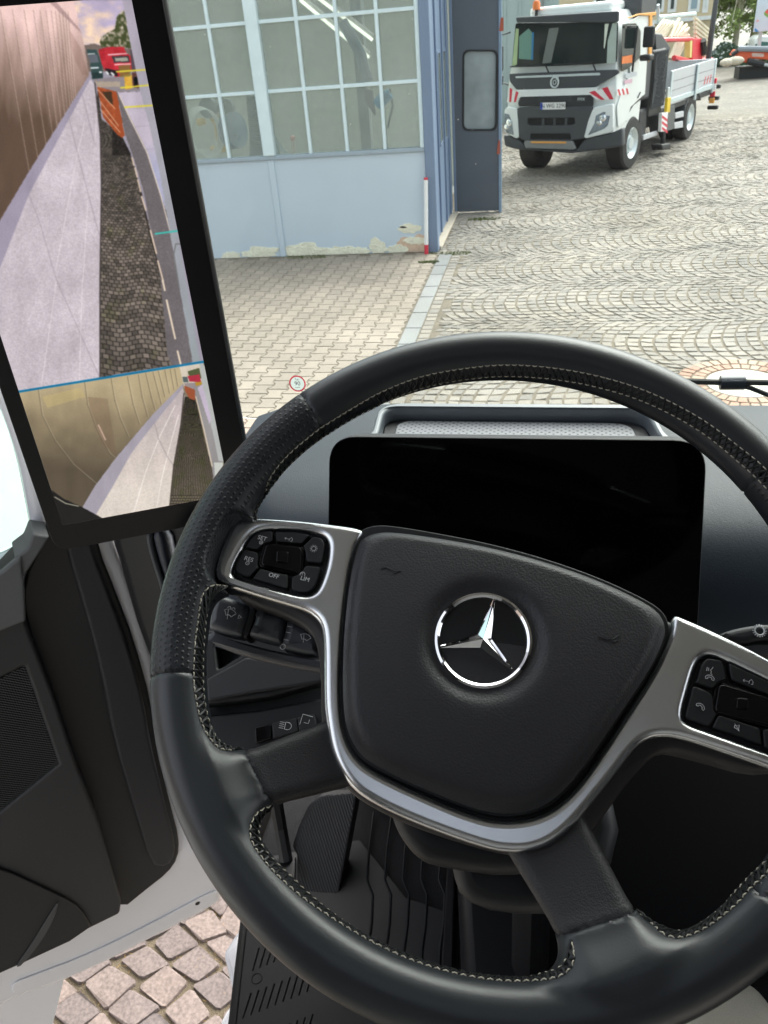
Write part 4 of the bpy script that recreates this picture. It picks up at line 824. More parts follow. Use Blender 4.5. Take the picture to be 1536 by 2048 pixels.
slab('mat_sheet', FF, [(e0[0]-ed[0]*.9, e0[1]-ed[1]*.9), (e1[0]+ed[0]*2, e1[1]+ed[1]*2), (.02, .2), (.02, .75), (-.2, .80), (-.3, .9)], -.005, .0035, .001, FLOORM, mt, holes=[rp(f_(s_, .003), .0006, 2) for s_ in slots])
slab('mat_base', FF, [(e0[0]-ed[0]*.9, e0[1]-ed[1]*.9), (e1[0]+ed[0]*2, e1[1]+ed[1]*2), (.02, .2), (.02, .75), (-.2, .80), (-.3, .9)], -.008, -.0052, .0005, BLACKP, mt)
MB().tube([FF.P(fl_l[0][0], fl_l[0][1], .002), FF.P(fl_l[1][0], fl_l[1][1], .002)], .007, 8).build('mat_edge', RUBBER, mt)
MB().tube([FF.P(*q_, .004) for q_ in circ(FF.px(*z4(378, 905), .004), .008, 20)], .0008, 5).build('mat_stud', FLOORM, mt)
text('MERCEDES', FF, FF.px(*z4(1130, 1330), .004)[0], FF.px(*z4(1130, 1330), .004)[1]-.09, .034, .0038, mat('mat_lettering', (.06, .06, .062), .5), mt, rot=radians(-93))
# deeper tread ribs of the mat further forward
rb = MB()
for i in range(6):
    x0 = 740+i*36
    pts = [(x0+8, 1625), (x0-2, 1700), (x0-6, 1760), (x0+6, 1790), (x0+3, 1850), (x0-4, 1900), (x0-6, 1960)]
    rb.tube([FF.P(*FF.px(x, y, .004), .004) for x, y in pts], .0022, 5)
rb.build('tread_rib', BLACKP, mt, kind='stuff')
slab('carpet_strip', FF, FF.pp([(896, 1690), (911, 1690), (905, 1960), (882, 1960)], .02), .0, .02, .004, CARPET, mt)
cons = thing('gear_console', 'black rounded console beside the floor mat', 'console', (0, .7, FLZ))
slab('console_body', FF, rp(FF.pp([(912, 1715), (1150, 1715), (1160, 1980), (925, 1980)], .12), .03), -.0, .12, .02, BLACKP, cons)
# foot rest: ribbed pad
RF = Fr(FF.P(*FF.px(650, 1790)), (1, .05, 0), (.05, -.75, .66))
fr2 = thing('foot_rest', 'dark grey ribbed foot rest left of the pedals', 'foot rest', tuple(RF.P(0, 0)))
zz = lambda x, y: (440+x/4.8, 1560+y/4.8)
rest = [zz(730, 860), zz(740, 720), zz(690, 640), zz(760, 430), zz(850, 240), zz(960, 150), zz(1320, 120), zz(1290, 300), zz(1120, 1210), zz(900, 1190), zz(760, 1100)]
slab('rest_body', RF, rp(RF.pp(rest), .006), -.05, .0, .004, DARKP, fr2)
ro = RF.pp([zz(765, 1080), zz(760, 760), zz(730, 640), zz(800, 430), zz(900, 230), zz(1000, 140), zz(1300, 120), zz(1270, 330), zz(1110, 1110)])
a0 = np.array(RF.px(*zz(960, 150))); a1_ = np.array(RF.px(*zz(1290, 140))); b0_ = np.array(RF.px(*zz(700, 560))); dirr = np.array(RF.px(*zz(1140, 1000)))-np.array(RF.px(*zz(1000, 560))); dirr = dirr/np.linalg.norm(dirr); nr = np.array([-dirr[1], dirr[0]])
rr_ = MB(); prs = [np.array(p) for p in ro]; s0, s1_ = min(p@nr for p in prs), max(p@nr for p in prs); t0, t1 = min(p@dirr for p in prs), max(p@dirr for p in prs)
s = s0
while s < s1_:
    ts = [t for t in np.linspace(t0, t1, 80) if pin([tuple(p) for p in prs], *(nr*s+dirr*t))]
    if len(ts) > 2:
        A = nr*s+dirr*ts[0]; B = nr*s+dirr*ts[-1]; rr_.tube([RF.P(*A, .0), RF.P(*B, .0)], .0016, 5)
    s += .0047
rr_.build('rest_rib', TRIMG, fr2, kind='stuff')
ped = thing('pedal', 'black pedal arm hanging beside the foot rest', 'pedal', (-.45, .85, 1.8))
MB().tube([FF.P(*FF.px(548, 1580, .2), .2), FF.P(*FF.px(560, 1650, .1), .1), FF.P(*FF.px(572, 1720, .05), .05)], .012, 8).build('pedal_arm', DARKP, ped)
slab('pedal_plate', FF, rp(FF.pp([(540, 1715), (592, 1712), (590, 1765), (560, 1760)], .05), .004), .04, .05, .003, BLACKP, ped)
# seat
seat = thing('seat_cushion', 'beige grey cloth seat cushion edge at the lower right', 'seat', (.2, .3, 1.75))
SE = Fr((0, 0, 1.95), (1, 0, 0), (0, 0, 1))
slab('cushion', SE, rp(SE.pp([(1300, 2010), (1420, 1930), (1513, 1940), (1600, 2060), (1700, 2500), (1200, 2500), (1150, 2100)]), .03), -.16, .0, .03, CLOTH, seat, res=5)
slab('seat_base', SE, rp(SE.pp([(1330, 2030), (1430, 1970), (1500, 1975), (1580, 2080), (1650, 2400), (1250, 2400)]), .02), -.4, -.161, .01, BLACKP, seat)
# ---- sticker on the windscreen
ST = Fr((0, 1.112, 2.34), (1, 0, 0), (0, -1, .04))
sp_ = ST.px(595, 767, .001)
stk = thing('speed_sticker', 'round white windscreen sticker with red rim reading 90', 'sticker', tuple(ST.P(*sp_)))
MB().lathe([(0, .0012), (.0112, .0012)], ST, *sp_, seg=32).build('sticker_face', mat('sticker_white', (.7, .78, .76), .7), stk)
MB().lathe([(.0108, .0014), (.0130, .0014)], ST, *sp_, seg=32).build('sticker_rim', mat('sticker_red', (.55, .03, .06), .6), stk)
for _m in (MATS['sticker_white'], MATS['sticker_red']):
    _t, _N, _L = nodes(_m); _b = _N['Principled BSDF']; _tr = _N.new('ShaderNodeBsdfTranslucent'); _tr.inputs[0].default_value = _b.inputs['Base Color'].default_value; _mx = _N.new('ShaderNodeMixShader'); _mx.inputs[0].default_value = .55; _o = _N['Material Output']
    _L.new(_b.outputs[0], _mx.inputs[1]); _L.new(_tr.outputs[0], _mx.inputs[2]); _L.new(_mx.outputs[0], _o.inputs[0])
text('90', ST, sp_[0], sp_[1], .0095, .0016, BLACKP, stk); text('Tab.', ST, sp_[0], sp_[1]+.0065, .0042, .0016, BLACKP, stk); text('km/h', ST, sp_[0], sp_[1]-.0062, .0036, .0016, BLACKP, stk)
# ---- windscreen wiper outside
WI = Fr((0, 1.16, 2.3), (1, 0, 0), (0, -1, 0)); wz = lambda x, y: WI.P(*WI.px(1380+x/9.85, 700+y/9.85))
wip = thing('windscreen_wiper', 'black windscreen wiper arm lying outside the glass at the right', 'wiper', tuple(wz(800, 650)))
MB().tube([wz(-600, 590), wz(0, 620), wz(700, 640), wz(1100, 635), wz(1600, 645), wz(2600, 700)], .0046, 8).build('wiper_blade', RUBBER, wip)
MB().tube([wz(590, 645), wz(1075, 640)], .0105, 12).build('blade_clip', mat('clip_plastic', (.03, .035, .05), .3), wip)
MB().tube([wz(1050, 715), wz(1200, 750), wz(1600, 910), wz(2400, 1300)], .0035, 8).build('wiper_arm', RUBBER, wip)
# ============================================================ OUTSIDE: yard, paving
def islandmat(name, colA, colB, rough=.85, moss=None, jit=.25, scale=3.):
    m = mat(name, colA, rough, bump=('noise', 60, .35, .004)); t, N, L = nodes(m); b = N['Principled BSDF']
    ge = N.new('ShaderNodeNewGeometry'); oi = N.new('ShaderNodeObjectInfo'); ad = math_(N, L, 'ADD', ge.outputs['Random Per Island'], oi.outputs['Random']); fr = math_(N, L, 'FRACT', ad)
    mx = N.new('ShaderNodeMix'); mx.data_type = 'RGBA'; mx.inputs['A'].default_value = (*colA, 1); mx.inputs['B'].default_value = (*colB, 1); L.new(fr, mx.inputs['Factor'])
    tc = N.new('ShaderNodeTexCoord'); wpz = N.new('ShaderNodeNewGeometry')
    no = N.new('ShaderNodeTexNoise'); no.inputs['Scale'].default_value = .7; no.inputs['Detail'].default_value = 6; L.new(wpz.outputs['Position'], no.inputs['Vector'])
    n2 = N.new('ShaderNodeTexNoise'); n2.inputs['Scale'].default_value = 90; n2.inputs['Detail'].default_value = 3; L.new(wpz.outputs['Position'], n2.inputs['Vector'])
    mr = N.new('ShaderNodeMapRange'); mr.inputs['From Min'].default_value = .3; mr.inputs['From Max'].default_value = .7; mr.inputs['To Min'].default_value = .78; mr.inputs['To Max'].default_value = 1.15; L.new(no.outputs['Fac'], mr.inputs['Value'])
    m2 = N.new('ShaderNodeMapRange'); m2.inputs['From Min'].default_value = .3; m2.inputs['From Max'].default_value = .7; m2.inputs['To Min'].default_value = 1-jit; m2.inputs['To Max'].default_value = 1+jit; L.new(n2.outputs['Fac'], m2.inputs['Value'])
    mm = math_(N, L, 'MULTIPLY', mr.outputs[0], m2.outputs[0])
    n3 = N.new('ShaderNodeTexNoise'); n3.inputs['Scale'].default_value = .22; n3.inputs['Detail'].default_value = 7; n3.inputs['Roughness'].default_value = .62; L.new(wpz.outputs['Position'], n3.inputs['Vector'])
    m3 = N.new('ShaderNodeMapRange'); m3.inputs['From Min'].default_value = .47; m3.inputs['From Max'].default_value = .68; m3.inputs['To Max'].default_value = .55; L.new(n3.outputs['Fac'], m3.inputs['Value'])
    mm_x = N.new('ShaderNodeMix'); mm_x.data_type = 'RGBA'; mm_x.blend_type = 'MULTIPLY'; mm_x.inputs['B'].default_value = (.74, .70, .58, 1); L.new(m3.outputs[0], mm_x.inputs['Factor']); L.new(mx.outputs['Result'], mm_x.inputs['A']); mx = mm_x
    vm = N.new('ShaderNodeVectorMath'); vm.operation = 'SCALE'; L.new(mx.outputs['Result'], vm.inputs[0]); L.new(mm, vm.inputs['Scale']); L.new(vm.outputs[0], b.inputs['Base Color'])
    return m
SETT = islandmat('granite_sett', (.30, .27, .232), (.215, .20, .18), jit=.16)
SETTW = islandmat('warm_granite_sett', (.20, .158, .140), (.13, .108, .103), jit=.3)
PAV = islandmat('concrete_paver', (.33, .28, .23), (.275, .235, .195), jit=.12)
KERB = islandmat('kerb_stone', (.22, .225, .225), (.28, .28, .275), jit=.12)
JOINT = mat('joint_soil', (.17, .145, .11), .95, bump=('noise', 90, .8, .01), var=(5, .5))
_t, _N, _L = nodes(JOINT)
FARG = mat('far_sett_ground', (.25, .235, .21), .9, bump=('noise', 12, .4, .01), var=(.6, .14))
def struct(ob): ob['kind'] = 'structure'; return ob
gnd = MB(); gnd.add([(-120, -60, -.03), (120, -60, -.03), (120, 200, -.03), (-120, 200, -.03)], [(0, 1, 2, 3)])
struct(gnd.build('ground', FARG, None, smooth=0))
yard = struct(MB().add([(-3.2, -1, -.003), (24, -1, -.003), (24, 46, -.003), (-3.2, 46, -.003)], [(0, 1, 2, 3)]).build('cobbled_yard', JOINT, None, smooth=0))
pavement = struct(MB().add([(-8, 3.4, .0), (-1.47, 3.4, .0), (-1.47, 11.62, .0), (-8, 11.62, .0)], [(0, 1, 2, 3)]).build('paved_apron', JOINT, None, smooth=0))
def stone(MBo, poly, z, top=.9, j=.0, soft=.14):
    """irregular block: sunk outline, raised slightly smaller top"""
    c = np.mean(poly, 0); A = [(x, y, -.02) for x, y in poly]; q = [(c[0]+(x-c[0])*top, c[1]+(y-c[1])*top) for x, y in poly]
    zz = [z+random.uniform(-j, j) for _ in q]; mid = [(x+(c[0]-x)*.02, y+(c[1]-y)*.02, z-.012) for x, y in poly]
    n = len(poly); V = A+mid+[(x, y, h) for (x, y), h in zip(q, zz)]
    F = [(i, (i+1) % n, n+(i+1) % n, n+i) for i in range(n)]+[(n+i, n+(i+1) % n, 2*n+(i+1) % n, 2*n+i) for i in range(n)]+[tuple(range(2*n, 3*n))]
    return MBo.add(V, F)
def emit(polys, name, material, parent, z=.0, j=.002, top=.9, limit=300, kindname=None, sizef=1., smooth=0):
    info = []
    for i, P_ in enumerate(polys):
        c = np.mean(P_, 0); x, y = proj(np.array([(c[0], c[1], 0)])); x, y = float(x[0]), float(y[0])
        dd_ = np.array([c[0], c[1], 0])-CAM; vis = (dd_@_f > .2) and -20 < x < 1556 and -20 < y < 2068
        hid = False
        if vis:                                    # behind the monitor, the dashboard, the wheel or the door
            hid = (x < 430 and y < 1060) or (y > 880 and not (x < 480 and y > 1790)) or (x < (440 if y < 700 else 490) and y < 1000)
        px_ = 1617/np.linalg.norm(dd_) * (abs(dd_[2])/np.linalg.norm(dd_))**.5
        info.append((0 if (not vis or hid) else px_, i))
    info.sort(reverse=True); near = [i for s, i in info[:limit] if s > 0]; ns = set(near); rest = MB()
    for i, P_ in enumerate(polys):
        if i in ns: 
            c = np.mean(P_, 0); me_ = MB(); stone(me_, P_, z, top, j)
            o = me_.build(name, material, parent, smooth=smooth)
        else: stone(rest, P_, z, top, j)
    rest.build(kindname or name+'_field', material, parent, smooth=smooth, kind='stuff')
# bone shaped interlocking pavers
polys = []; CW, CL, AM = .165, .205, .017
for c in range(-26, 0):
    x0 = -1.485+c*CW
    for r in range(0, 42):
        y0 = 3.35+r*CL+(c % 2)*CL/2; y1 = y0+CL
        if y1 > 11.62: continue
        g_ = .004; w = lambda s: AM*s
        L_s = [(x0+CW*0-w(1)+g_, y0+g_), (x0-w(1)+g_, y0+CL*.14), (x0+w(1)+g_, y0+CL*.36), (x0+w(1)+g_, y0+CL*.64), (x0-w(1)+g_, y0+CL*.86), (x0-w(1)+g_, y1-g_)]
        R_s = [(x0+CW+w(1)-g_, y1-g_), (x0+CW+w(1)-g_, y0+CL*.86), (x0+CW-w(1)-g_, y0+CL*.64), (x0+CW-w(1)-g_, y0+CL*.36), (x0+CW+w(1)-g_, y0+CL*.14), (x0+CW+w(1)-g_, y0+g_)]
        P_ = L_s+R_s
        if c == -1: P_ = [(min(x, -1.476), y) for x, y in P_]
        polys.append(P_[::-1])
emit(polys, 'paver', PAV, pavement, z=.008, j=.0012, top=.955)
# kerb strip and a single row of setts beside it
kerb = struct(MB().add([(-1.47, 3.2, .001), (-1.16, 3.2, .001), (-1.16, 11.35, .001), (-1.47, 11.35, .001)], [(0, 1, 2, 3)]).build('kerb_strip', JOINT, None, smooth=0))
polys = []; y = 3.2
while y < 11.2: L = random.uniform(.42, .6); polys.append([(-1.462, y+.005), (-1.29, y+.005), (-1.29, y+L-.005), (-1.462, y+L-.005)]); y += L
emit(polys, 'kerb_stone', KERB, kerb, z=.011, j=.001, top=.97)
polys = []; y = 3.2
while y < 11.3: L = random.uniform(.12, .17); polys.append([(-1.282+random.uniform(0, .006), y+.006), (-1.166, y+.006), (-1.166, y+L-.006), (-1.282, y+L-.006)]); y += L
emit(polys, 'border_sett', SETT, kerb, z=.009, j=.002, top=.9)
# segmental arch setts
def arcs(x0, x1, y0, y1, Wd=1.4, R=.92, sp=.120, yref=7.05, cull=None):
    out = []; ang = math.asin(Wd/2/R); nb = int((y1-yref)/Wd)+1; b0 = int(math.floor((y0-yref)/Wd))
    for b in range(b0, nb):
        yc = yref+b*Wd+Wd/2; ns_ = 13; sh = random.uniform(0, sp); k = 0; x = x0-1
        while x < x1+1:
            xa = x+sh; step = sp*random.uniform(.93, 1.07)
            ph = random.uniform(-.3, .3)/ns_
            for i in range(ns_):
                a0 = -ang+2*ang*(i+ph)/ns_; a1 = -ang+2*ang*(i+1+ph)/ns_; g = .008
                def pt(a, e):
                    a = max(-ang, min(ang, a)); return (xa+R-R*cos(a)+e, yc+R*sin(a))
                q = [pt(a0+g*1.05/R, g*.75), pt(a0+g*1.05/R, step-g*.75), pt(a1-g*1.05/R, step-g*.75), pt(a1-g*1.05/R, g*.75)]
                q = [(u+random.uniform(-.008, .008), v+random.uniform(-.008, .008)) for u, v in q]
                cx, cy = sum(p[0] for p in q)/4, sum(p[1] for p in q)/4
                if not (x0 < cx < x1 and y0 < cy < y1) or (cull and cull(cx, cy)): continue
                q = [(u+.03*sin(1.7*v+.6*u)+.02*sin(4.1*u+v), v+.03*sin(1.3*u+2*v)+.02*sin(3.3*u)) for u, v in q]; out.append(q)
            x += step
    return out
mhc = (1.66, 6.78)
def cull(x, y):
    if hypot(x-mhc[0], y-mhc[1]) < .56: return True
    if 3.2 < y < 11.35 and x < -1.12: return True
    if y > 11.3 and x < -1.52: return True
    return False
near_ = arcs(-1.5, 10, 3.2, 25, cull=cull)
vis_ = []
for q in near_:
    x, y = proj(np.array([(q[0][0], q[0][1], 0)])); 
    if -60 < x[0] < 1600 and y[0] < 1000: vis_.append(q)
emit(vis_, 'granite_sett', SETT, yard, z=.004, j=.006, top=.88)
far_ = arcs(-3, 16, 25, 45); fm = MB()
for q in far_:
    x, y = proj(np.array([(q[0][0], q[0][1], 0)]))
    if -60 < x[0] < 1600: fm.add([(a, b, .002) for a, b in q[::-1]], [(3, 2, 1, 0)])
fm.build('distant_setts', SETT, yard, smooth=0, kind='stuff')
dpatch = struct(MB().add([(-3.0, .2, .001), (-.3, .2, .001), (-.3, 3.15, .001), (-3.0, 3.15, .001)], [(0, 1, 2, 3)]).build('sett_path', mat('mossy_joint', (.13, .105, .07), .95, bump=('noise', 200, 1, .006), var=(7, .6)), None, smooth=0))
_d = []
def rot_(p, a, c): x, y = p[0]-c[0], p[1]-c[1]; return (c[0]+x*cos(a)-y*sin(a), c[1]+x*sin(a)+y*cos(a))
for q in arcs(-3.6, .4, -.6, 4.2, 1.5, 1.5, .145, 0.2):
    q2_ = [rot_(p, radians(-28), (-1.4, 1.6)) for p in q]; q2_ = [(x*1.0, y) for x, y in q2_]
    if -2.9 < q2_[0][0] < -.4 and .3 < q2_[0][1] < 3.1: _d.append(q2_)
# rounder, cut-corner setts close to the door
_d2 = []
for q in _d:
    q = [(u+random.uniform(-.011, .011), v+random.uniform(-.011, .011)) for u, v in q]; c = np.mean(q, 0); o = []
    for i in range(4):
        p = np.array(q[i]); a = np.array(q[i-1]); b = np.array(q[(i+1) % 4]); o += [tuple(c+(p+(a-p)*.09-c)*1.09), tuple(c+(p+(b-p)*.09-c)*1.09)]
    _d2.append(o)
emit(_d2, 'worn_sett', SETTW, dpatch, z=.014, j=.005, top=.94)
# moss tufts / straw in joints
tf = MB()
for _ in range(1500):
    x, y = random.uniform(-2.2, -.8), random.uniform(.7, 2.4); a = random.uniform(0, 6.28); l = random.uniform(.005, .03)
    tf.add([(x, y, .006), (x+.0016*sin(a), y-.0016*cos(a), .006), (x+l*cos(a), y+l*sin(a), random.uniform(.012, .022))], [(0, 1, 2)])
tf.build('straw_bits', mat('straw', (.35, .22, .07), .9, var=(30, .5)), dpatch, smooth=0, kind='stuff')
ms = MB()
for cx, cy, rr, nn_ in ((-1.56, 11.0, .1, 260), (-1.0, 13.6, .18, 200), (-3.4, 11.5, .25, 160), (-1.3, 11.45, .2, 150)):
    for _ in range(nn_):
        a = random.uniform(0, 6.28); r = rr*sqrt(random.random()); x, y = cx+r*cos(a)*1.5, cy+r*sin(a)*.5; l = random.uniform(.015, .04)
        ms.add([(x-.006, y, 0), (x+.006, y, 0), (x+random.uniform(-.02, .02), y+random.uniform(-.02, .02), l)], [(0, 1, 2)])
o = ms.build('weeds', mat('weed_green', (.10, .13, .035), .9, var=(8, .4)), None, smooth=0, label='tufts of green weeds along the foot of the workshop wall', cat='weeds', kind='stuff')
# manhole
mh = thing('manhole_cover', 'pale round manhole cover framed by a ring of red bricks', 'manhole cover', (mhc[0], mhc[1], 0))
MHF = Fr((mhc[0], mhc[1], 0), (1, 0, 0), (0, 0, 1))
MB().lathe([(0, .006), (.27, .006), (.30, .004), (.31, -.02)], MHF, seg=40).build('cover_disc', mat('pale_concrete', (.55, .52, .46), .85, bump=('noise', 60, .3, .003)), mh)
MB().lathe([(.315, -.01), (.545, -.01)], MHF, seg=40).build('brick_bed', mat('red_mortar', (.25, .14, .10), .9), mh)
BRK = islandmat('red_brick', (.36, .22, .16), (.40, .31, .24), jit=.2)
for (r0, r1, nb_) in ((.32, .42, 30), (.43, .54, 38)):
    for i in range(nb_):
        a0, a1 = 2*pi*i/nb_+.012, 2*pi*(i+1)/nb_-.012; m_ = MB(); stone(m_, [(mhc[0]+r*cos(a), mhc[1]+r*sin(a)) for r, a in ((r0, a0), (r1, a0), (r1, a1), (r0, a1))], .006, .92, .001); m_.build('brick', BRK, mh, smooth=0)

# ============================================================ workshop building
YB = 11.62
WALL = mat('blue_grey_paint', (.54, .62, .70), .75, bump=('noise', 14, .25, .006), var=(1.5, .06))
FRAME = mat('window_frame_paint', (.68, .79, .83), .6, bump=('noise', 60, .3, .002), var=(9, .12))
BLUEST = mat('slate_blue_steel', (.17, .23, .34), .45, bump=('noise', 8, .2, .004), var=(1.2, .12))
DKST = mat('dark_grey_steel', (.095, .11, .135), .5, bump=('noise', 10, .15, .003), var=(3, .1))
INW = mat('pale_interior_wall', (.62, .64, .56), .9, var=(1, .1))
FB = Fr((0, YB, 0), (1, 0, 0), (0, -1, 0))
shop = thing('workshop_building', 'pale blue grey workshop with large gridded steel windows and flaking wall base', 'building', (-4, YB, 0))
XR = -1.635
slab('lower_wall', FB, [(-9, 0), (XR, 0), (XR, 1.315), (-9, 1.315)], -.3, .0, .004, WALL, shop)
MB().box((-9, YB-.035, 1.315), (XR+.01, YB+.12, 1.365)).build('window_sill', mat('sill_grey', (.34, .40, .46), .6), shop, bevel=.008)
MB().box((-9, YB-.02, 4.55), (XR, YB+.3, 5.0)).build('upper_wall', WALL, shop)
MB().box((-3.875, YB-.05, 1.365), (-3.70, YB+.10, 4.55)).build('main_mullion', FRAME, shop, bevel=.015)
MB().box((-3.83, YB-.018, .0), (-3.745, YB, 1.315)).build('wall_pilaster', WALL, shop, bevel=.006)
MB().box((XR-.055, YB-.03, 1.365), (XR, YB+.06, 4.55)).build('jamb', FRAME, shop, bevel=.008)
xsr = [-3.70, -3.205, -2.69, -2.17, XR-.055]; xsl = [-6.62, -6.0, -5.50, -4.94, -4.385, -3.875]; zs = [1.365, 2.15, 2.945, 3.74, 4.53]
for x in xsr[1:-1]+xsl[1:-1]: MB().box((x-.023, YB-.012, 1.365), (x+.023, YB+.045, 4.55)).build('glazing_bar', FRAME, shop, bevel=.006)
for z in zs[1:-1]:
    for a, b in ((-3.70, XR-.055), (-8, -3.875)): MB().box((a, YB-.008, z-.022), (b, YB+.04, z+.022)).build('glazing_bar', FRAME, shop, bevel=.006)
PANE = glassmat('dusty_sky_wash_pane', (.86, .90, .87), .27, (.52, .54, .52), rough=.12)  # pale diffuse share paints dust and the sky's reflection over the glass
for xs_ in (xsr, xsl):
    for i in range(len(xs_)-1):
        for k_ in range(len(zs)-1):
                        w_ = random.uniform(-.003, .003); MB().prism([(xs_[i], YB+.016+w_, zs[k_]), (xs_[i+1], YB+.016-w_, zs[k_]), (xs_[i+1], YB+.016, zs[k_+1]), (xs_[i], YB+.016, zs[k_+1])], [(xs_[i], YB+.020+w_, zs[k_]), (xs_[i+1], YB+.020-w_, zs[k_]), (xs_[i+1], YB+.02, zs[k_+1]), (xs_[i], YB+.02, zs[k_+1])]).build('window_pane', PANE, shop, smooth=0)
# flaking base: bare plaster patches, a little sunk brick showing
PLAS = mat('bare_plaster', (.85, .79, .64), .95, bump=('noise', 30, 1, .02), var=(9, .25)); BRN = mat('bare_brick', (.66, .48, .36), .95, bump=('noise', 40, .8, .01), var=(20, .25))
def patch(cx, cz, w, h, m_, seed):
    r_ = random.Random(seed); n_ = 22; o_ = []
    for i in range(n_):
        a = 2*pi*i/n_; rr_ = 1+r_.uniform(-.28, .25); o_.append((cx+w/2*1.1*cos(a)*rr_, max(.004, cz+h/2*1.5*sin(a)*rr_)))
    slab('flaked_patch', FB, smoothc(o_, 1), .0005+seed*.0001, .0055+seed*.0006, .002, m_, shop, res=1)
for a in ((-4.15, .05, .5, .14, PLAS, 1), (-3.45, .06, .62, .16, PLAS, 2), (-2.9, .05, .45, .1, PLAS, 3), (-2.37, .08, .26, .17, PLAS, 4), (-1.83, .08, .45, .2, BRN, 5), (-1.9, .33, .28, .09, PLAS, 6), (-4.6, .04, .3, .08, PLAS, 7), (-3.1, .04, .5, .07, PLAS, 8), (-2.65, .045, .3, .07, PLAS, 9), (-2.1, .05, .3, .08, PLAS, 10), (-3.95, .10, .2, .05, PLAS, 11), (-1.8, .16, .36, .07, PLAS, 12)): patch(*a)
slab('flaked_patch', FB, smoothc([(-2.05, .35), (-2.0, .37), (-1.95, .355), (-1.93, .345), (-1.98, .335)], 1), .0135, .015, .001, mat('dark_hole', (.03, .03, .03), .9), shop, res=1)
# room behind the glass
MB().box((-9, 17.0, 0), (-1.7, 17.2, 4.9)).build('back_wall', INW, shop)
MB().box((-9, YB+.3, -.02), (-1.75, 17, .01)).build('workshop_floor', mat('workshop_floor_paint', (.34, .35, .33), .7), shop)
MB().box((-9.2, YB, 0), (-9, 17.2, 4.9)).build('end_wall', INW, shop)
# (unseen glass roof, added to brighten the room behind the panes)
rf = MB(); [rf.box((-9.2, y_, 4.9), (-1.5, y_+.12, 5.0)) for y_ in (YB+.3, 13.2, 14.5, 15.8, 17.0)]; rf.build('roof_beam', mat('roof_grey', (.2, .2, .2), .9), shop, kind='stuff'); MB().box((-9.2, YB+.3, 5.01), (-1.5, 17.2, 5.02)).build('added_glazed_roof', glassmat('added_roof_glass', (.9, .9, .9), .1, (.6, .6, .6)), shop)
TB = mat('lit_tube', (.9, .9, .85), .5, emit=((1, .96, .85), .8))
for dx, dz in ((0, 0), (.42, .18)):
    tl = thing('tube_lamp', 'lit fluorescent tube seen through the panes, '+('lower' if dx == 0 else 'upper')+' of the pair', 'lamp', (-2.9+dx, 13.5, 3.3+dz), group='lit tubes in the workshop')
    F1 = Fr((0, 13.2, 0), (1, 0, 0), (0, -1, 0)); p0, p1 = ((600, 0), (738, 115)) if dx == 0 else ((635, -5), (745, 80))
    a = F1.P(*F1.px(*p0)); b = F1.P(*F1.px(*p1)); MB().tube([a, b], .022, 8).build('tube', TB, tl); MB().tube([a+(0, .05, .05), b+(0, .05, .05)], .03, 6).build('lamp_housing', mat('lamp_housing_white', (.6, .6, .58), .6), tl)
YI = 13.0; FI = Fr((0, YI, 0), (1, 0, 0), (0, -1, 0)); iz = lambda x, y: FI.px(380+x/5.908, 180+y/5.908)
YEL = mat('yellow_paint', (.62, .40, .06), .5); HOSE = mat('white_hose', (.78, .80, .76), .5); TEAL = mat('dull_blue_reel', (.13, .23, .30), .6); DUCT = mat('grey_green_duct', (.11, .16, .17), .7)
reel = thing('hose_reel', 'yellow framed hose reel with white coils behind the left window', 'hose reel', tuple(FI.P(*iz(300, 500))))
fy = MB()
for a, b in (((250, 345), (460, 330)), ((300, 345), (360, 700)), ((250, 700), (480, 690)), ((90, 385), (180, 365))): fy.tube([FI.P(*iz(*a)), FI.P(*iz(*b))], .05, 4)
fy.build('reel_frame', YEL, reel, kind='stuff')
rx, rz = iz(500, 480); V0 = FI.P(rx, rz)
o = MB().lathe([(.0, -.06), (.26, -.06), (.26, -.03), (.1, -.03), (.1, .06), (.26, .06), (.26, .09), (.0, .09)], Fr(V0, (0, 1, 0), (.87, -.3, .1)), seg=24).build('reel_drum', TEAL, reel)
for i in range(5):
    c = np.array(iz(170+i*22, 470+i*6)); fr3 = Fr(FI.P(c[0], c[1], .1+.02*i), (1, 0, 0), (.25, -1, 0)); MB().tube([fr3.P(.24*cos(t), .33*sin(t)) for t in np.linspace(0, 2*pi, 28)[:-1]], .009, 5, closed=True).build('hose_coil', HOSE, reel)
for i in range(4): MB().tube([FI.P(*iz(150+i*30, 690), .1), FI.P(*iz(200+i*26, 740), .1), FI.P(*iz(235+i*14, 820), .1)], .013, 5).build('hose_loop', HOSE, reel)
for (x, y, s) in ((220, 210, .14), (430, 205, .12)):
    dk = thing('wall_reel', 'small dark round reel on the back wall, '+('left' if x < 300 else 'right')+' of two above the hose reel', 'reel', tuple(FI.P(*iz(x, y))), group='dark reels above the hose reel'); MB().lathe([(0, .05), (s, .05), (s, -.05), (0, -.05)], Fr(FI.P(*iz(x, y)), (1, 0, 0), (0, -1, 0)), seg=20).build('reel_disc', DUCT, dk)
pts = [iz(760, 60), iz(770, 250), iz(790, 420), iz(800, 640), iz(800, 780)]
dct = thing('flexible_duct', 'dark ribbed flexible duct hanging behind the main mullion', 'duct', tuple(FI.P(*pts[-1])))
dp = []; rr_ = []
for i in range(60): t = i/59*4; j_ = min(int(t), 3); u = t-j_; a = np.array(pts[j_]); b = np.array(pts[j_+1]); dp.append(FI.P(*(a*(1-u)+b*u))); rr_.append(.13 if i % 2 else .115)
MB().tube(dp, rr_, 12).build('duct_hose', DUCT, dct)
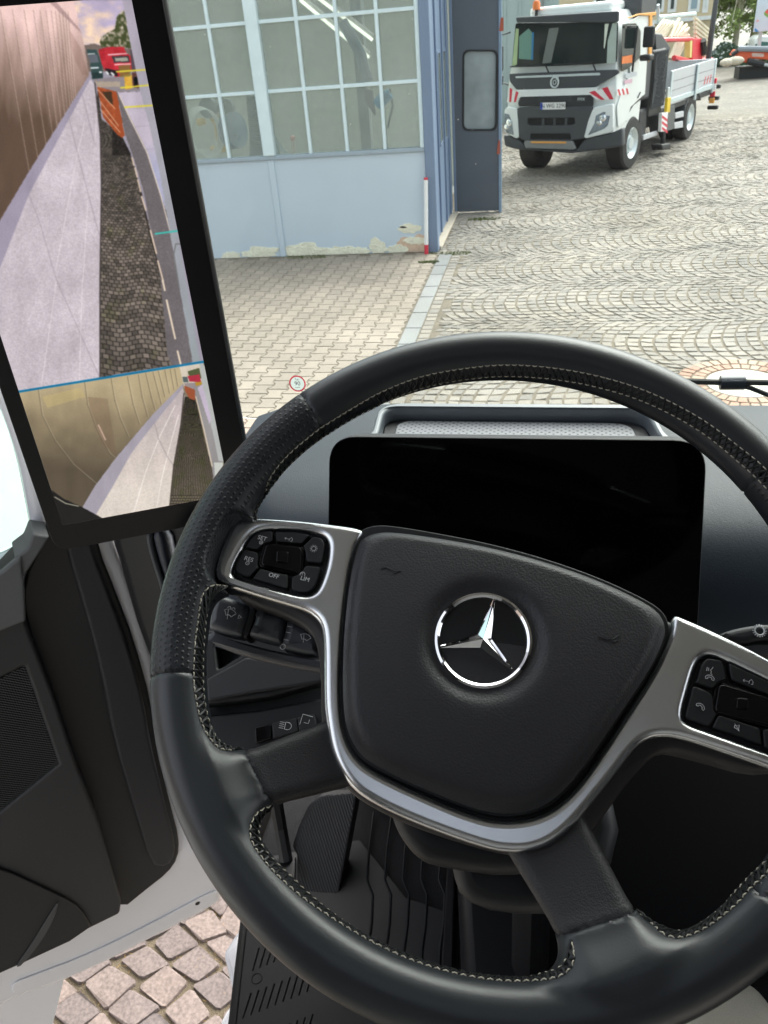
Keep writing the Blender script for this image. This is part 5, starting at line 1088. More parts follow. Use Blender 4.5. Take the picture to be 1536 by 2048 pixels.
pyr = thing('dark_hopper', 'dark cone shaped hopper standing behind the right window sill', 'hopper', tuple(FI.P(*iz(1030, 780)))); MB().prism([FI.P(*iz(960, 790), .1), FI.P(*iz(1100, 790), .1), FI.P(*iz(1100, 790), -.3), FI.P(*iz(960, 790), -.3)], [FI.P(*iz(975, 540), -.06), FI.P(*iz(985, 540), -.06), FI.P(*iz(985, 540), -.08), FI.P(*iz(975, 540), -.08)]).build('hopper_body', DUCT, pyr)
cn = thing('marker_post', 'small red topped white marker post on the window ledge', 'post', tuple(FI.P(*iz(1220, 770))))
MB().tube([FI.P(*iz(1225, 800)), FI.P(*iz(1215, 600))], [.05, .03], 8).build('post_body', mat('cream_plastic', (.75, .62, .48), .6), cn); MB().sphere(FI.P(*iz(1213, 570)), .04).build('post_cap', mat('red_plastic', (.75, .25, .18), .5), cn)
mz = lambda x, y: FI.px(600+x/5.908, y/5.908)
arm = thing('extraction_arm', 'hanging grey extraction arm with a bright blue hood behind the right window', 'extraction arm', tuple(FI.P(*mz(780, 900))))
MB().tube([FI.P(*mz(470, 260), -.2), FI.P(*mz(700, 640), -.1), FI.P(*mz(800, 950))], .08, 10).build('arm_tube', mat('arm_blue_grey', (.20, .28, .33), .6), arm)
MB().prism([FI.P(*mz(770, 1050)), FI.P(*mz(860, 1060)), FI.P(*mz(900, 1360)), FI.P(*mz(790, 1200))], [FI.P(*mz(770, 1050), .1), FI.P(*mz(860, 1060), .1), FI.P(*mz(900, 1360), .1), FI.P(*mz(790, 1200), .1)]).build('arm_bracket', mat('arm_bracket_grey', (.14, .13, .14), .6), arm)
MB().tube([FI.P(*mz(915, 1240), .05), FI.P(*mz(990, 1160), .05), FI.P(*mz(1075, 1100), .05)], [.075, .085, .07], 10).build('blue_hood', mat('bright_blue', (.03, .36, .62), .5), arm)
MB().tube([FI.P(*mz(1060, 1050)), FI.P(*mz(1095, 1250)), FI.P(*mz(1035, 1510))], .016, 6).build('cable', DUCT, arm)
post = thing('inner_column', 'grey steel column standing inside the workshop behind the right panes', 'column', (FI.px(715, 250)[0], YI+.6, 0))
MB().box((FI.px(705, 250)[0], YI+.5, 0), (FI.px(726, 250)[0], YI+.7, 4.85)).build('column_shaft', mat('column_grey', (.27, .31, .31), .7), post)

# ---- steel gate on the side of the workshop
gate = thing('folding_gate', 'folded slate blue steel gate with two narrow windows at the workshop corner', 'gate', (-1.56, 12.8, 0))
SDF = Fr((-1.56, 0, 0), (0, 1, 0), (1, 0, 0))
MB().box((XR, YB-.06, 0), (-1.50, YB+.12, 5.0)).build('corner_post', BLUEST, gate, bevel=.012)
MB().box((-1.68, YB+.12, .06), (-1.56, 14.16, 4.9)).build('fixed_leaf', BLUEST, gate, bevel=.01)
for y0 in (11.95, 12.42, 13.16, 13.72): MB().box((-1.56, y0, .08), (-1.532, y0+.05, 4.8)).build('leaf_rib', BLUEST, gate, bevel=.006)
GPANE = glassmat('greenish_pane', (.6, .66, .6), .5, (.36, .42, .36), rough=.1)
for y0, y1 in ((12.72, 13.0), (13.3, 13.62)):
    slab('window_frame', SDF, rp([(y0-.04, 1.22), (y1+.04, 1.22), (y1+.04, 2.44), (y0-.04, 2.44)], .06), .0, .014, .003, BLUEST, gate, holes=[rp([(y0, 1.26), (y1, 1.26), (y1, 2.40), (y0, 2.40)], .05)])
    slab('window_pane', SDF, rp([(y0, 1.26), (y1, 1.26), (y1, 2.40), (y0, 2.40)], .05), .001, .004, .001, GPANE, gate)
MB().box((-1.6, YB+.1, 0), (-1.47, 14.1, .05)).build('threshold', mat('pale_threshold', (.5, .44, .36), .9, bump=('noise', 30, .6, .01)), gate, bevel=.01)
YL = 14.12; LFr = Fr((0, YL, 0), (1, 0, 0), (0, -1, 0))
leaf = thing('gate_leaf', 'dark grey steel gate leaf standing open with one rounded window', 'gate leaf', (-1.5, YL, 0))
lx = LFr.px; x0, x1 = -1.49, lx(1001, 427)[0]+.02; wn = rp([lx(928, 258), lx(990, 258), lx(992, 103), lx(929, 103)], .09, 6)
wn2 = rp([(a[0], a[1]) for a in (lx(924, 262), lx(995, 262), lx(997, 99), lx(925, 99))], .11, 6)
slab('leaf_panel', LFr, [(x0, .03), (x1-.05, .03), (x1-.05, 4.8), (x0, 4.8)], -.05, .0, .003, DKST, leaf, holes=[wn])
slab('window_gasket', LFr, wn2, .0005, .012, .005, RUBBER, leaf, holes=[wn])
slab('window_pane', LFr, wn, -.03, -.026, .0005, glassmat('pale_pane', (.3, .35, .35), .75, (.40, .45, .46), rough=.1), leaf)
MB().box((x1-.05, YL-.02, .0), (x1, YL+.06, 4.8)).build('leaf_edge', mat('edge_blue', (.22, .30, .40), .45, var=(4, .15)), leaf, bevel=.008)
MB().box((x0-.04, YL-.03, .0), (x0, YL+.06, 4.8)).build('hinge_edge', BLUEST, leaf, bevel=.008)
RED = mat('rusty_red_paint', (.42, .09, .05), .7)
for a, b in (((1002, 35), (1008, 62)), ((997, 280), (1001, 308))):
    p = lx(*a); q_ = lx(*b); slab('primer_patch', LFr, rp([(p[0]-.03, q_[1]), (q_[0]-.005, q_[1]), (q_[0]-.005, p[1]), (p[0], p[1])], .02), .0205, .022, .0005, RED, leaf)
stick = thing('warning_stick', 'thin white stick with red ends leaning at the workshop corner', 'stick', (-1.66, YB-.12, 0))
MB().tube([(-1.655, YB-.13, .13), (-1.625, YB-.10, .97)], .028, 10).build('stick_shaft', mat('white_plastic', (.8, .8, .8), .5), stick)
MB().tube([(-1.66, YB-.135, .0), (-1.655, YB-.13, .1295)], .028, 10).build('stick_end', mat('signal_red', (.6, .03, .06), .5), stick); MB().tube([(-1.625, YB-.10, .9705), (-1.624, YB-.098, 1.0)], .028, 10).build('stick_end', MATS['signal_red'], stick)
# long metal-clad wall left of the own truck
clad = thing('clad_wall', 'long pale rendered wall with metal cladding above beside the truck', 'wall', (-3.0, -8, 0))
MB().box((-3.3, -25, 0), (-3.0, 4.6, 1.9)).build('rendered_base', mat('white_render', (.80, .82, .80), .8, bump=('noise', 120, .3, .002)), clad)
MB().box((-3.3, -25, 1.9), (-2.96, 4.6, 2.0)).build('ledge', mat('ledge_grey', (.45, .45, .48), .5), clad)
for i in range(24): MB().box((-3.25, -25+i*1.23, 2.0), (-3.0, -25+i*1.23+1.2, 3.3)).build('cladding_panel', mat('bronze_cladding', (.42, .33, .27), .3, metal=.7), clad, bevel=.01)
# ============================================================ MUNICIPAL TRUCK
TA = radians(24); dB = np.array([sin(TA), cos(TA), 0]); dL = np.array([cos(TA), -sin(TA), 0]); TO = G(1258, 338)-1.0*dB; TO[2] = 0
TFR = Fr(TO, dL, -dB)        # x across (0 = right edge of the picture side), y up, n towards the viewer
TSD = Fr(TO, dB, dL)         # x back, y up, n outwards
tf_ = lambda x, y: TFR.px(1000+x/3.491, 120+y/3.491); tg_ = lambda x, y: TFR.px(1000+x/5.12, y/5.12)
ts_ = lambda x, y: TSD.px(1000+x/3.491, 120+y/3.491); tt_ = lambda x, y: TSD.px(1240+x/5.189, y/5.189)
def T(x, b, z): return TO + dL*x + dB*b + np.array([0, 0, z])
WT = mat('truck_white', (.78, .82, .82), .3, coat=.5, var=(2, .04)); DG_ = mat('truck_dark_grey', (.055, .06, .068), .5); TBK = mat('truck_black', (.02, .021, .024), .55)
TYRE = mat('tyre', (.035, .033, .032), .85, bump=('noise', 40, .5, .01)); RIM = mat('wheel_rim', (.62, .68, .7), .4, metal=.4); ORG = mat('orange_paint', (.80, .38, .08), .5); SRED = mat('stripe_red', (.62, .03, .06), .5); SWH = mat('stripe_white', (.82, .82, .82), .5)
ALU = mat('aluminium_board', (.58, .60, .64), .4, metal=.3, var=(3, .05)); RAL = mat('bright_red', (.72, .02, .04), .4)
tr = thing('municipal_truck', 'white and orange works truck with red and white warning stripes parked across the yard', 'truck', tuple(TO))
LW = -2.2; H1, H2 = 1.62, 2.74
def tbox(name, lo, hi, m_, bevel=.02, **kw): return MB().box(lo, hi, T).build(name, m_, tr, bevel=bevel, **kw)
# cab body: front outline trapezoid lofted back
sec = [(0, [(LW+.02, .72), (LW+.0, 1.5), (LW+.10, 2.45), (LW+.22, 2.66), (-.22, 2.66), (-.10, 2.45), (0, 1.5), (-.02, .72)], .08), (.22, None, 0), (1.42, None, 0)]
base = sec[0][1]
fA = [T(x*.985-.015, .02+.10*(z > 2.3)+.05*(z > 1.6), z) for x, z in base]; fB = [T(x, .20+.12*(z > 2.3), z+.05*(z > 2.3)) for x, z in base]; fC = [T(x, 1.42, z+.06*(z > 2.3)) for x, z in base]
mm_ = MB().add(fA+fB+fC, [(7, 6, 5, 4, 3, 2, 1, 0)]+[(k_, (k_+1) % 8, 8+(k_+1) % 8, 8+k_) for k_ in range(8)]+[(8+k_, 8+(k_+1) % 8, 16+(k_+1) % 8, 16+k_) for k_ in range(8)]+[tuple(16+k_ for k_ in range(8))])
mm_.build('cab_body', WT, tr, bevel=.04)
tbox('roof_spoiler', (LW+.3, .35, 2.70), (-.3, 1.3, 2.86), WT, .06)
def fs(name, pts, h0, h1, m_, bev=.006, r=.03, holes=(), lab=None, par=None, res=2): return slab(name, TFR, rp(pts, r, 3), h0, h1, bev, m_, par or tr, holes=holes, res=res, label=lab)
def ss(name, pts, h0, h1, m_, bev=.006, r=.03, holes=(), lab=None, par=None): return slab(name, TSD, rp(pts, r, 3), h0, h1, bev, m_, par or tr, holes=holes, res=2, label=lab)
TGL = mat('truck_window_glass', (.015, .022, .022), .06, spec=.35)
fs('sun_visor', [tg_(180, 175), tg_(1232, 108), tg_(1225, 225), tg_(1050, 232), tg_(640, 225), tg_(190, 232)], .01, .09, DG_, .02)
fs('windscreen', [tg_(165, 235), tg_(1215, 225), tg_(1200, 640), tg_(900, 660), tg_(560, 675), tg_(125, 690)], .0, .03, TGL, .01, .04)
CUR = mat('green_curtain', (.16, .30, .25), .9)
fs('cab_reflection_strip', [tg_(1080, 245), tg_(1120, 240), tg_(1080, 480), tg_(1070, 500)], .0305, .034, mat('pale_reflection_paint', (.75, .8, .7), .6), .001, .005)  # reflections on the windscreen, laid on as solid pale strips
fs('cab_reflection_strip', [tg_(1160, 235), tg_(1205, 230), tg_(1190, 640), tg_(1100, 650), tg_(1110, 420)], .0305, .034, mat('pale_reflection_paint2', (.42, .5, .46), .5), .001, .005)
fs('door_window_seen_through', [tg_(205, 370), tg_(300, 290), tg_(335, 330), tg_(325, 610), tg_(200, 600)], .0305, .033, CUR, .001, .01)
fs('window_post', [tg_(335, 330), tg_(355, 330), tg_(345, 612), tg_(325, 612)], .0305, .033, mat('blue_post', (.03, .20, .42), .5), .001, .003)
fs('window_edge', [tg_(170, 290), tg_(200, 295), tg_(180, 660), tg_(130, 685)], .0305, .033, mat('yellow_green_edge', (.38, .5, .28), .5), .001, .003)
fs('seat_back', [tg_(510, 290), tg_(610, 280), tg_(530, 640), tg_(440, 650)], .0305, .033, mat('pale_seat', (.16, .18, .17), .7), .001, .02)
fs('front_panel', [tf_(70, 95), tf_(830, 65), tf_(840, 90), tf_(670, 188), tf_(120, 205), tf_(75, 150)], .0, .045, DG_, .012)
fs('chrome_strip', [tg_(170, 780), tg_(1030, 742), tg_(1040, 758), tg_(1030, 768), tg_(175, 798)], .046, .056, RIM, .003, .004)
for a, b in (((60, 640), (490, 740)), ((560, 640), (985, 735))):
    pass
for i, (x0, y0, x1, y1) in enumerate(((120, 680, 480, 665), (560, 660, 960, 640))): MB().tube([TFR.P(*tg_(x0, y0), .06), TFR.P(*tg_(x1, y1), .06)], .014, 6).tube([TFR.P(*tg_(x1, y1), .06), TFR.P(*tg_(x1+30, y1+80), .05)], .014, 6).build('wiper', TBK, tr)
rc = np.array(tg_(572, 840)); MB().tube([TFR.P(rc[0]+.075*cos(t), rc[1]+.085*sin(t), .055) for t in np.linspace(0, 2*pi, 26)[:-1]], .016, 6, closed=True).tube([TFR.P(rc[0]+.03*cos(t), rc[1]+.035*sin(t), .055) for t in np.linspace(0, 2*pi, 12)[:-1]], .008, 5, closed=True).tube([TFR.P(rc[0]+.03, rc[1]+.05, .058), TFR.P(rc[0]+.085, rc[1]+.105, .058)], .012, 5).build('maker_badge', RIM, tr)
fs('white_band', [tf_(125, 207), tf_(672, 190), tf_(700, 180), tf_(660, 245), tf_(140, 260), tf_(110, 215)], .0, .05, WT, .01, .02)
grl = fs('upper_grille', [tf_(150, 255), tf_(640, 240), tf_(655, 250), tf_(655, 318), tf_(640, 322), tf_(140, 322), tf_(133, 300)], .0, .055, TBK, .008, .02)
tx = tf_(575, 273); text('FMX', TFR, tx[0], tx[1], .075, .056, RIM, grl)
for i in range(3):
    z = tf_(400, 262+i*14)[1]; a, b = tf_(270, 262)[0], tf_(510, 262)[0]; MB().add([TFR.P(a, z, .058), TFR.P(b, z, .058), TFR.P(b, z+.02, .064), TFR.P(a, z+.02, .064)], [(0, 1, 2, 3)]).build('grille_slat', DG_, grl, smooth=0)
fs('lower_grille', [tf_(130, 330), tf_(650, 320), tf_(655, 345), tf_(620, 450), tf_(600, 545), tf_(500, 560), tf_(200, 560), tf_(145, 545), tf_(128, 400)], .0, .07, DG_, .015, .04, holes=[rp([tf_(205, 405), tf_(530, 400), tf_(535, 440), tf_(510, 452), tf_(220, 455), tf_(200, 440)], .02, 3), rp([tf_(225, 512), tf_(500, 512), tf_(505, 552), tf_(220, 552)], .02, 3)])
fs('grille_void', [tf_(150, 400), tf_(600, 400), tf_(590, 556), tf_(160, 556)], .03, .042, mat('void_black', (.006, .006, .007), .8), .002)
for xx in (300, 380, 460): 
    p = tf_(xx, 452); q_ = tf_(xx+18, 400); tbx = [(p[0], p[1]), (q_[0], p[1]), (q_[0], q_[1]), (p[0], q_[1])]; fs('grille_bar', tbx, .043, .062, DG_, .004, .006)
fs('skid_plate', [tf_(185, 560), tf_(520, 562), tf_(525, 585), tf_(540, 612), tf_(530, 622), tf_(190, 612), tf_(180, 580)], .02, .09, mat('skid_grey', (.22, .23, .23), .5), .015)
fs('orange_strip', [tf_(230, 562), tf_(475, 564), tf_(475, 578), tf_(230, 576)], .091, .096, ORG, .002, .004)
for s, pts in (('right', [tf_(662, 328), tf_(800, 300), tf_(802, 470), tf_(790, 500), tf_(610, 545), tf_(595, 535), tf_(625, 420)]), ('left', [tf_(128, 335), tf_(60, 322), tf_(42, 350), tf_(42, 500), tf_(120, 545), tf_(142, 540), tf_(140, 420)])):
    fs('headlight_surround', pts, .0, .075, WT, .02, .04)
HL = mat('headlight_lens', (.30, .33, .36), .12, metal=.6, var=(14, .7))
for pts in ([tf_(730, 360), tf_(750, 358), tf_(745, 385), tf_(780, 385), tf_(765, 450), tf_(740, 475), tf_(625, 522), tf_(670, 440), tf_(680, 385)], [tf_(45, 370), tf_(75, 375), tf_(100, 440), tf_(108, 520), tf_(60, 505), tf_(42, 480)]):
    h_ = fs('headlight', pts, .0755, .084, HL, .004, .01); c = np.mean(pts, 0)
    MB().lathe([(0, .093), (.05, .092), (.065, .085)], TFR, c[0]+.02, c[1]+.04, seg=16).lathe([(0, .093), (.04, .092), (.05, .085)], TFR, c[0]-.04, c[1]-.04, seg=16).build('lamp_reflector', mat('lamp_chrome', (.8, .82, .85), .15, metal=1.), h_, kind='stuff')
fs('bumper', [tf_(30, 520), tf_(140, 552), tf_(190, 615), tf_(540, 625), tf_(600, 550), tf_(790, 505), tf_(860, 470), tf_(862, 600), tf_(700, 625), tf_(500, 650), tf_(120, 622), tf_(40, 600)], -.12, .05, DG_, .03, .04)
pw_, pz = tf_(375, 319); plate = fs('number_plate', [(pw_-.24, pz-.055), (pw_+.27, pz-.055), (pw_+.27, pz+.062), (pw_-.24, pz+.062)], .072, .078, SWH, .002, .01)
fs('plate_band', [(pw_-.238, pz-.053), (pw_-.19, pz-.053), (pw_-.19, pz+.06), (pw_-.238, pz+.06)], .0785, .080, mat('plate_blue', (.02, .08, .5), .5), .0005, .004, par=plate)
text('N WG 2290', TFR, pw_+.03, pz+.003, .098, .0805, TBK, plate)
# warning stripes on the front
def stripes(fr, quad, n, h, par_name='warning_stripes'):
    A, B, C_, D_ = [np.array(p) for p in quad]; w = slab(par_name, fr, [tuple(p) for p in quad], h, h+.004, .0005, SWH, tr, res=1)
    P = lambda u, v: (A*(1-u)+B*u)*(1-v)+(D_*(1-u)+C_*u)*v
    for i in range(n):
        u0, u1 = (i+.05)/n, (i+.5)/n; s = .5/n
        slab('red_stripe', fr, [tuple(P(u, v)) for u, v in ((u0+s, 0), (u1+s, 0), (min(u1, 1), 1), (u0, 1))], h+.0045, h+.006, .0003, SRED, w, res=1)
stripes(TFR, [tf_(680, 278), tf_(802, 272), tf_(805, 170), tf_(625, 225)], 2, .052); stripes(TFR, [tf_(55, 292), tf_(120, 292), tf_(160, 235), tf_(75, 190)], 2, .052)
# side of the cab
ss('cab_side_door', [ts_(812, 330), ts_(845, 215), ts_(905, 95), tt_(75, 230), tt_(190, 165), tt_(285, 165), tt_(270, 640), ts_(1005, 240), ts_(990, 250), ts_(905, 330), ts_(880, 420), ts_(820, 470)], .0, .02, WT, .006, .02)
ss('side_window', [tt_(10, 250), tt_(150, 240), tt_(200, 320), tt_(195, 600), tt_(60, 720), tt_(0, 745)], .0205, .028, TGL, .003, .02)
ss('orange_jacket', [tt_(5, 590), tt_(110, 570), tt_(110, 650), tt_(0, 665)], .0285, .032, mat('orange_cloth', (.75, .22, .07), .8), .001, .01)
ss('orange_trim', [tt_(55, 190), tt_(160, 145), tt_(350, 125), tt_(350, 160), tt_(310, 165), tt_(305, 600), tt_(275, 640), tt_(285, 165), tt_(180, 160)], .0205, .05, ORG, .008, .01)
for (x0, y0, x1, y1) in ((170, 275, 225, 500), (140, 560, 210, 640)):
    p = tt_(x0, y1); q_ = tt_(x1, y0); MB().box((.10, p[0], p[1]), (.30, q_[0]-.1, q_[1]), T).build('side_mirror', TBK, tr, bevel=.03)
MB().tube([T(.05, .2, 2.45), T(.25, .15, 2.45), T(.2, .2, 1.75)], .02, 6).build('mirror_arm', TBK, tr)
for z0, z1_ in ((1.86, 2.3), (1.62, 1.8)): MB().box((LW-.26, -.02, z0), (LW-.10, .12, z1_), T).build('side_mirror', TBK, tr, bevel=.03)
MB().tube([T(LW+.05, .1, 2.5), T(LW-.2, .05, 2.45), T(LW-.2, .05, 1.7), T(LW+.02, .1, 1.62)], .016, 6).build('mirror_arm', DG_, tr)
ss('dark_lettering', [ts_(870, 95), ts_(950, 80), ts_(948, 112), ts_(868, 128)], .0205, .022, mat('pale_lettering', (.55, .58, .62), .6), .0004, .004)
ss('pink_lettering', [ts_(862, 140), ts_(915, 132), ts_(915, 160), ts_(862, 168)], .0205, .022, mat('pink_lettering_paint', (.7, .45, .55), .6), .0004, .004)
stripes(TSD, [ts_(808, 250), ts_(890, 238), ts_(895, 195), ts_(808, 205)], 3, .021)
MB().tube([T(.03, 1.1, 1.25), T(.03, 1.22, 1.33)], .014, 6).build('door_handle', TBK, tr)
tbox('wheel_arch_liner', (-.55, .42, .45), (-.40, 1.5, 1.1), TBK, .03); tbox('chassis_frame', (-1.7, .6, .42), (-.55, 6.0, .72), TBK, .02)
ss('mudguard', [ts_(868, 430), ts_(885, 375), ts_(915, 310), ts_(1003, 240), ts_(1008, 262), ts_(935, 318), ts_(900, 375), ts_(885, 430)], -.35, .0, TBK, .02, .02)
def twheel(b, x, R, w=.30, dual=False, steer=0., rimout=True):
    g_ = thing_w = bpy.data.objects.new('wheel', None); put(g_, tr); 
    F_ = Fr(T(x, b, R), dB*cos(steer)-dL*sin(steer), (dL*cos(steer)+dB*sin(steer)))
    MB().lathe([(R*.60, -.01), (R*.93, -.02), (R, -.06), (R, -w+.03), (R*.93, -w), (R*.6, -w)], F_, seg=40).build('tyre', TYRE, g_)
    if rimout: MB().lathe([(0, -.03), (R*.22, -.03), (R*.24, -.07), (R*.42, -.09), (R*.5, -.04), (R*.58, -.012), (R*.6, -.02), (R*.61, -.2)], F_, seg=32).build('rim', RIM, g_)
    for k_ in range(8):
        a = k_*pi/4; 
        if rimout: MB().sphere(F_.P(R*.36*cos(a), R*.36*sin(a), -.075), .02, 6, 4).build('wheel_nut', RIM, g_, smooth=0)
    return g_
RWH = .47
twheel(1.0, .04, RWH, .36, steer=radians(-3)); twheel(1.0, LW+.44, RWH, .42, rimout=False)
wb_ = TSD.px(1378, 291)[0]
twheel(wb_, -.02, RWH*.98, .30); twheel(wb_, -.36, RWH*.98, .28, rimout=False); twheel(wb_, LW+.5, RWH*.98, .3, rimout=False)
# equipment behind cab
_p, _q = TSD.px(1280, 38), TSD.px(1316, -14)
tbox('air_intake', (-.62, _p[0], _p[1]), (.0, _q[0], _q[1]), DG_, .05); tbox('crane_turret', (-1.5, 1.7, 1.2), (-.7, 2.6, 2.35), DG_, .05)
MB().tube([T(-.9, 2.2, 2.3), T(-.7, 3.4, 2.05)], .09, 6).tube([T(-1.2, 2.2, 2.2), T(-1.3, 4.4, 1.95)], .07, 6).build('crane_arm', TBK, tr, kind='stuff')
tbox('stack_housing', (-.55, 1.46, 1.15), (-.02, 1.95, 2.45), DG_, .06)
mesh_ = MB(); x0s, x1s, z0s, z1s = 1.98, 2.75, .95, 1.95
for i in range(16):
    u = i/15*1.6-.6
    for sgn in (1, -1):
        a = np.array([x0s+(x1s-x0s)*max(0, u), z0s]); pts = []
        for t in np.linspace(0, 1, 2):
            xx = x0s+(x1s-x0s)*(u+sgn*t*.6 if sgn > 0 else u+.6-t*.6); xx = min(max(xx, x0s), x1s); pts.append(TSD.P(xx, z0s+(z1s-z0s)*t, .02))
        mesh_.tube(pts, .008, 4)
mesh_.build('mesh_screen', DG_, tr, kind='stuff')
tbox('mesh_backing', (-.9, 1.98, .80), (-.03, 2.78, 1.98), TBK, .03)
tbox('tank', (-.5, 1.55, .35), (-.06, 2.05, 1.0), TBK, .06)
ss('toolbox', [ts_(1140, 390), ts_(1140, 505), ts_(1218, 480), ts_(1222, 315), ts_(1160, 330)], -.3, .0, mat('toolbox_grey', (.10, .105, .11), .5), .01)
ss('side_guard', [ts_(1000, 525), ts_(1095, 495), ts_(1095, 525), ts_(1000, 560)], -.04, .01, ALU, .006, .01); ss('side_guard', [ts_(1222, 370), ts_(1280, 355), ts_(1280, 395), ts_(1222, 410)], -.04, .01, ALU, .006, .01); ss('side_guard', [ts_(1215, 440), ts_(1275, 425), ts_(1275, 470), ts_(1218, 480)], -.04, .01, ALU, .006, .01)
lg = slab('support_leg', TSD, [ts_(1098, 370), ts_(1140, 365), ts_(1130, 500), ts_(1092, 500)], .03, .10, .006, SWH, tr, res=1)
for i in range(3):
    a, b = 385+i*40, 405+i*40; slab('red_stripe', TSD, [ts_(1097, b), ts_(1097, a), ts_(1136, a+28), ts_(1135, b+28)], .1005, .102, .0003, SRED, lg, res=1)
slab('yellow_rod', TSD, [ts_(1145, 265), ts_(1168, 260), ts_(1160, 365), ts_(1138, 370)], .02, .08, .01, mat('signal_yellow', (.75, .52, .03), .5), tr); ss('hose_tube', [ts_(1155, 190), ts_(1168, 190), ts_(1168, 262), ts_(1150, 265)], .02, .06, RIM, .01, .005)
MB().tube([TSD.P(*ts_(1115, 500), .07), TSD.P(*ts_(1112, 590), .07)], .05, 8).build('leg_jack', TBK, tr); ss('foot_pad', [ts_(1070, 590), ts_(1130, 580), ts_(1135, 620), ts_(1075, 628)], -.05, .18, TBK, .02, .02)
# crane knuckle and bed
kf = lambda x, y: TSD.px(1240+x/5.189, y/5.189)
slab('crane_head', TSD, [kf(420, 340), kf(490, 345), kf(580, 490), kf(560, 560), kf(430, 560)], -.5, -.1, .03, DG_, tr)
bx0 = kf(540, 680)[0]; bx1 = kf(980, 700)[0]; bz0 = kf(520, 1020)[1]; bz1 = kf(540, 680)[1]
bz0, bz1 = .5*(bz0+kf(960, 960)[1]), .5*(bz1+kf(1000, 655)[1]); ALf = mat('aluminium_frame', (.60, .70, .74), .35, metal=.3)
bxm = kf(785, 800)[0]
for a, b in ((bx0, bxm), (bxm, bx1)):
    p_ = slab('side_board', TSD, [(a, bz0), (b, bz0), (b, bz1), (a, bz1)], -.03, .0, .004, ALU, tr)
    for q4 in ([(a, bz0), (a+.10, bz0), (a+.10, bz1), (a, bz1)], [(a+.101, bz0), (b-.001, bz0), (b-.001, bz0+.09), (a+.101, bz0+.09)]): slab('board_frame', TSD, q4, .0005, .02, .005, ALf, p_)
    for z in (.38, .66): slab('board_groove', TSD, [(a+.102, bz0+(bz1-bz0)*z), (b, bz0+(bz1-bz0)*z), (b, bz0+(bz1-bz0)*z+.008), (a+.102, bz0+(bz1-bz0)*z+.008)], .0005, .004, .001, TRIMG, p_)
slab('board_post', TSD, [(bxm-.05, bz0-.1), (bxm+.05, bz0-.1), (bxm+.05, bz1), (bxm-.05, bz1)], .0205, .05, .01, ALf, tr); slab('board_post', TSD, [(bx1, bz0-.1), (bx1+.1, bz0-.1), (bx1+.1, bz1), (bx1, bz1)], -.03, .02, .01, ALf, tr)
for i in range(3): a = bx1-.75+i*.22; slab('red_stripe', TSD, [(a, bz0+.14), (a+.07, bz0+.14), (a+.14, bz0+.30), (a+.07, bz0+.30)], .0005, .003, .0003, SRED, tr, res=1)
tbox('bed_floor', (LW, bx0, bz0-.14), (-.02, bx1+.1, bz0-.04), TBK, .01); tbox('far_side_board', (LW, bx0, bz0), (LW+.03, bx1, bz1), ALU, .01); tbox('tail_board', (LW+.04, bx1, bz0), (-.04, bx1+.03, bz1), ALU, .01)
slab('rear_mudguard', TSD, [(wb_-.6, RWH*1.0), (wb_-.62, RWH*1.6), (wb_-.3, RWH*2.2), (wb_+.3, RWH*2.2), (wb_+.6, RWH*1.6), (wb_+.55, RWH*1.6), (wb_+.28, RWH*2.08), (wb_-.28, RWH*2.08), (wb_-.56, RWH*1.55)], -.5, .0, .01, DG_, tr)
for i, (m_, z) in enumerate(((SRED, .8), (SWH, .95), (SRED, 1.08), (ORG, .66))): tbox('tail_marker', (-.05, bx1+.06, z-.06), (.06, bx1+.14, z+.05), m_, .005)
for z in (.9, .65, .45): tbox('tail_lamp', (-.1, bx1+.15, z), (.14, bx1+.28, z+.09), TBK, .02)
bc = thing('beacon', 'orange flashing beacon on the roof of the white works truck', 'beacon', tuple(TFR.P(*tg_(372, 60), -.4)))
bpx = TFR.px(1073, 8, -.3); MB().lathe([(0, .06), (.05, .05), (.07, .0), (.07, -.09), (.0, -.09)], Fr(TFR.P(*bpx, -.3), dL, (0, 0, 1)), seg=16).build('beacon_lens', mat('beacon_orange', (.85, .22, .05), .3), bc); MB().tube([TFR.P(bpx[0], bpx[1]-.09, -.3), TFR.P(bpx[0], bpx[1]-.2, -.3)], .03, 8).build('beacon_stem', TBK, bc)
# load on the bed: red rack, pale timber poles, guard frame
rack = thing('red_rack', 'bright red loading rack with yellow edge on the truck bed', 'rack', tuple(T(-1, 4, bz1)))
BD = Fr(T(-.9, 0, 0), dB, dL); kb = lambda x, y: BD.px(1240+x/5.189, y/5.189)
slab('rack_post', BD, [kb(735, 400), kb(835, 400), kb(835, 660), kb(725, 670)], -.15, .05, .02, RAL, rack); slab('yellow_edge', BD, [kb(715, 410), kb(737, 400), kb(728, 600), kb(708, 600)], -.1, .04, .01, mat('pale_yellow', (.8, .7, .25), .5), rack)
MB().tube([BD.P(*kb(420, 415)), BD.P(*kb(740, 408))], .05, 6).build('rack_beam', RAL, rack); MB().tube([BD.P(*kb(560, 600)), BD.P(*kb(740, 640))], .06, 6).build('rack_beam', RAL, rack); MB().tube([BD.P(*kb(835, 628)), BD.P(*kb(945, 620))], .06, 6).build('rack_beam', RAL, rack)
POLE = mat('pale_post_wood', (.72, .66, .52), .7, var=(5, .2)); rnd = random.Random(3)
pi_ = 0
def pole(a, b, r=.05, h=.0, lab=''):
    global pi_
    o = MB().tube([BD.P(*kb(*a), h), BD.P(*kb(*b), h)], r, 6).build('timber_pole', POLE, None)
    o['label'] = lab; o['category'] = 'pole'; o['group'] = lab.split(' pale')[0]+' group' if 0 else 'poles in '+lab.split(' in ')[1]
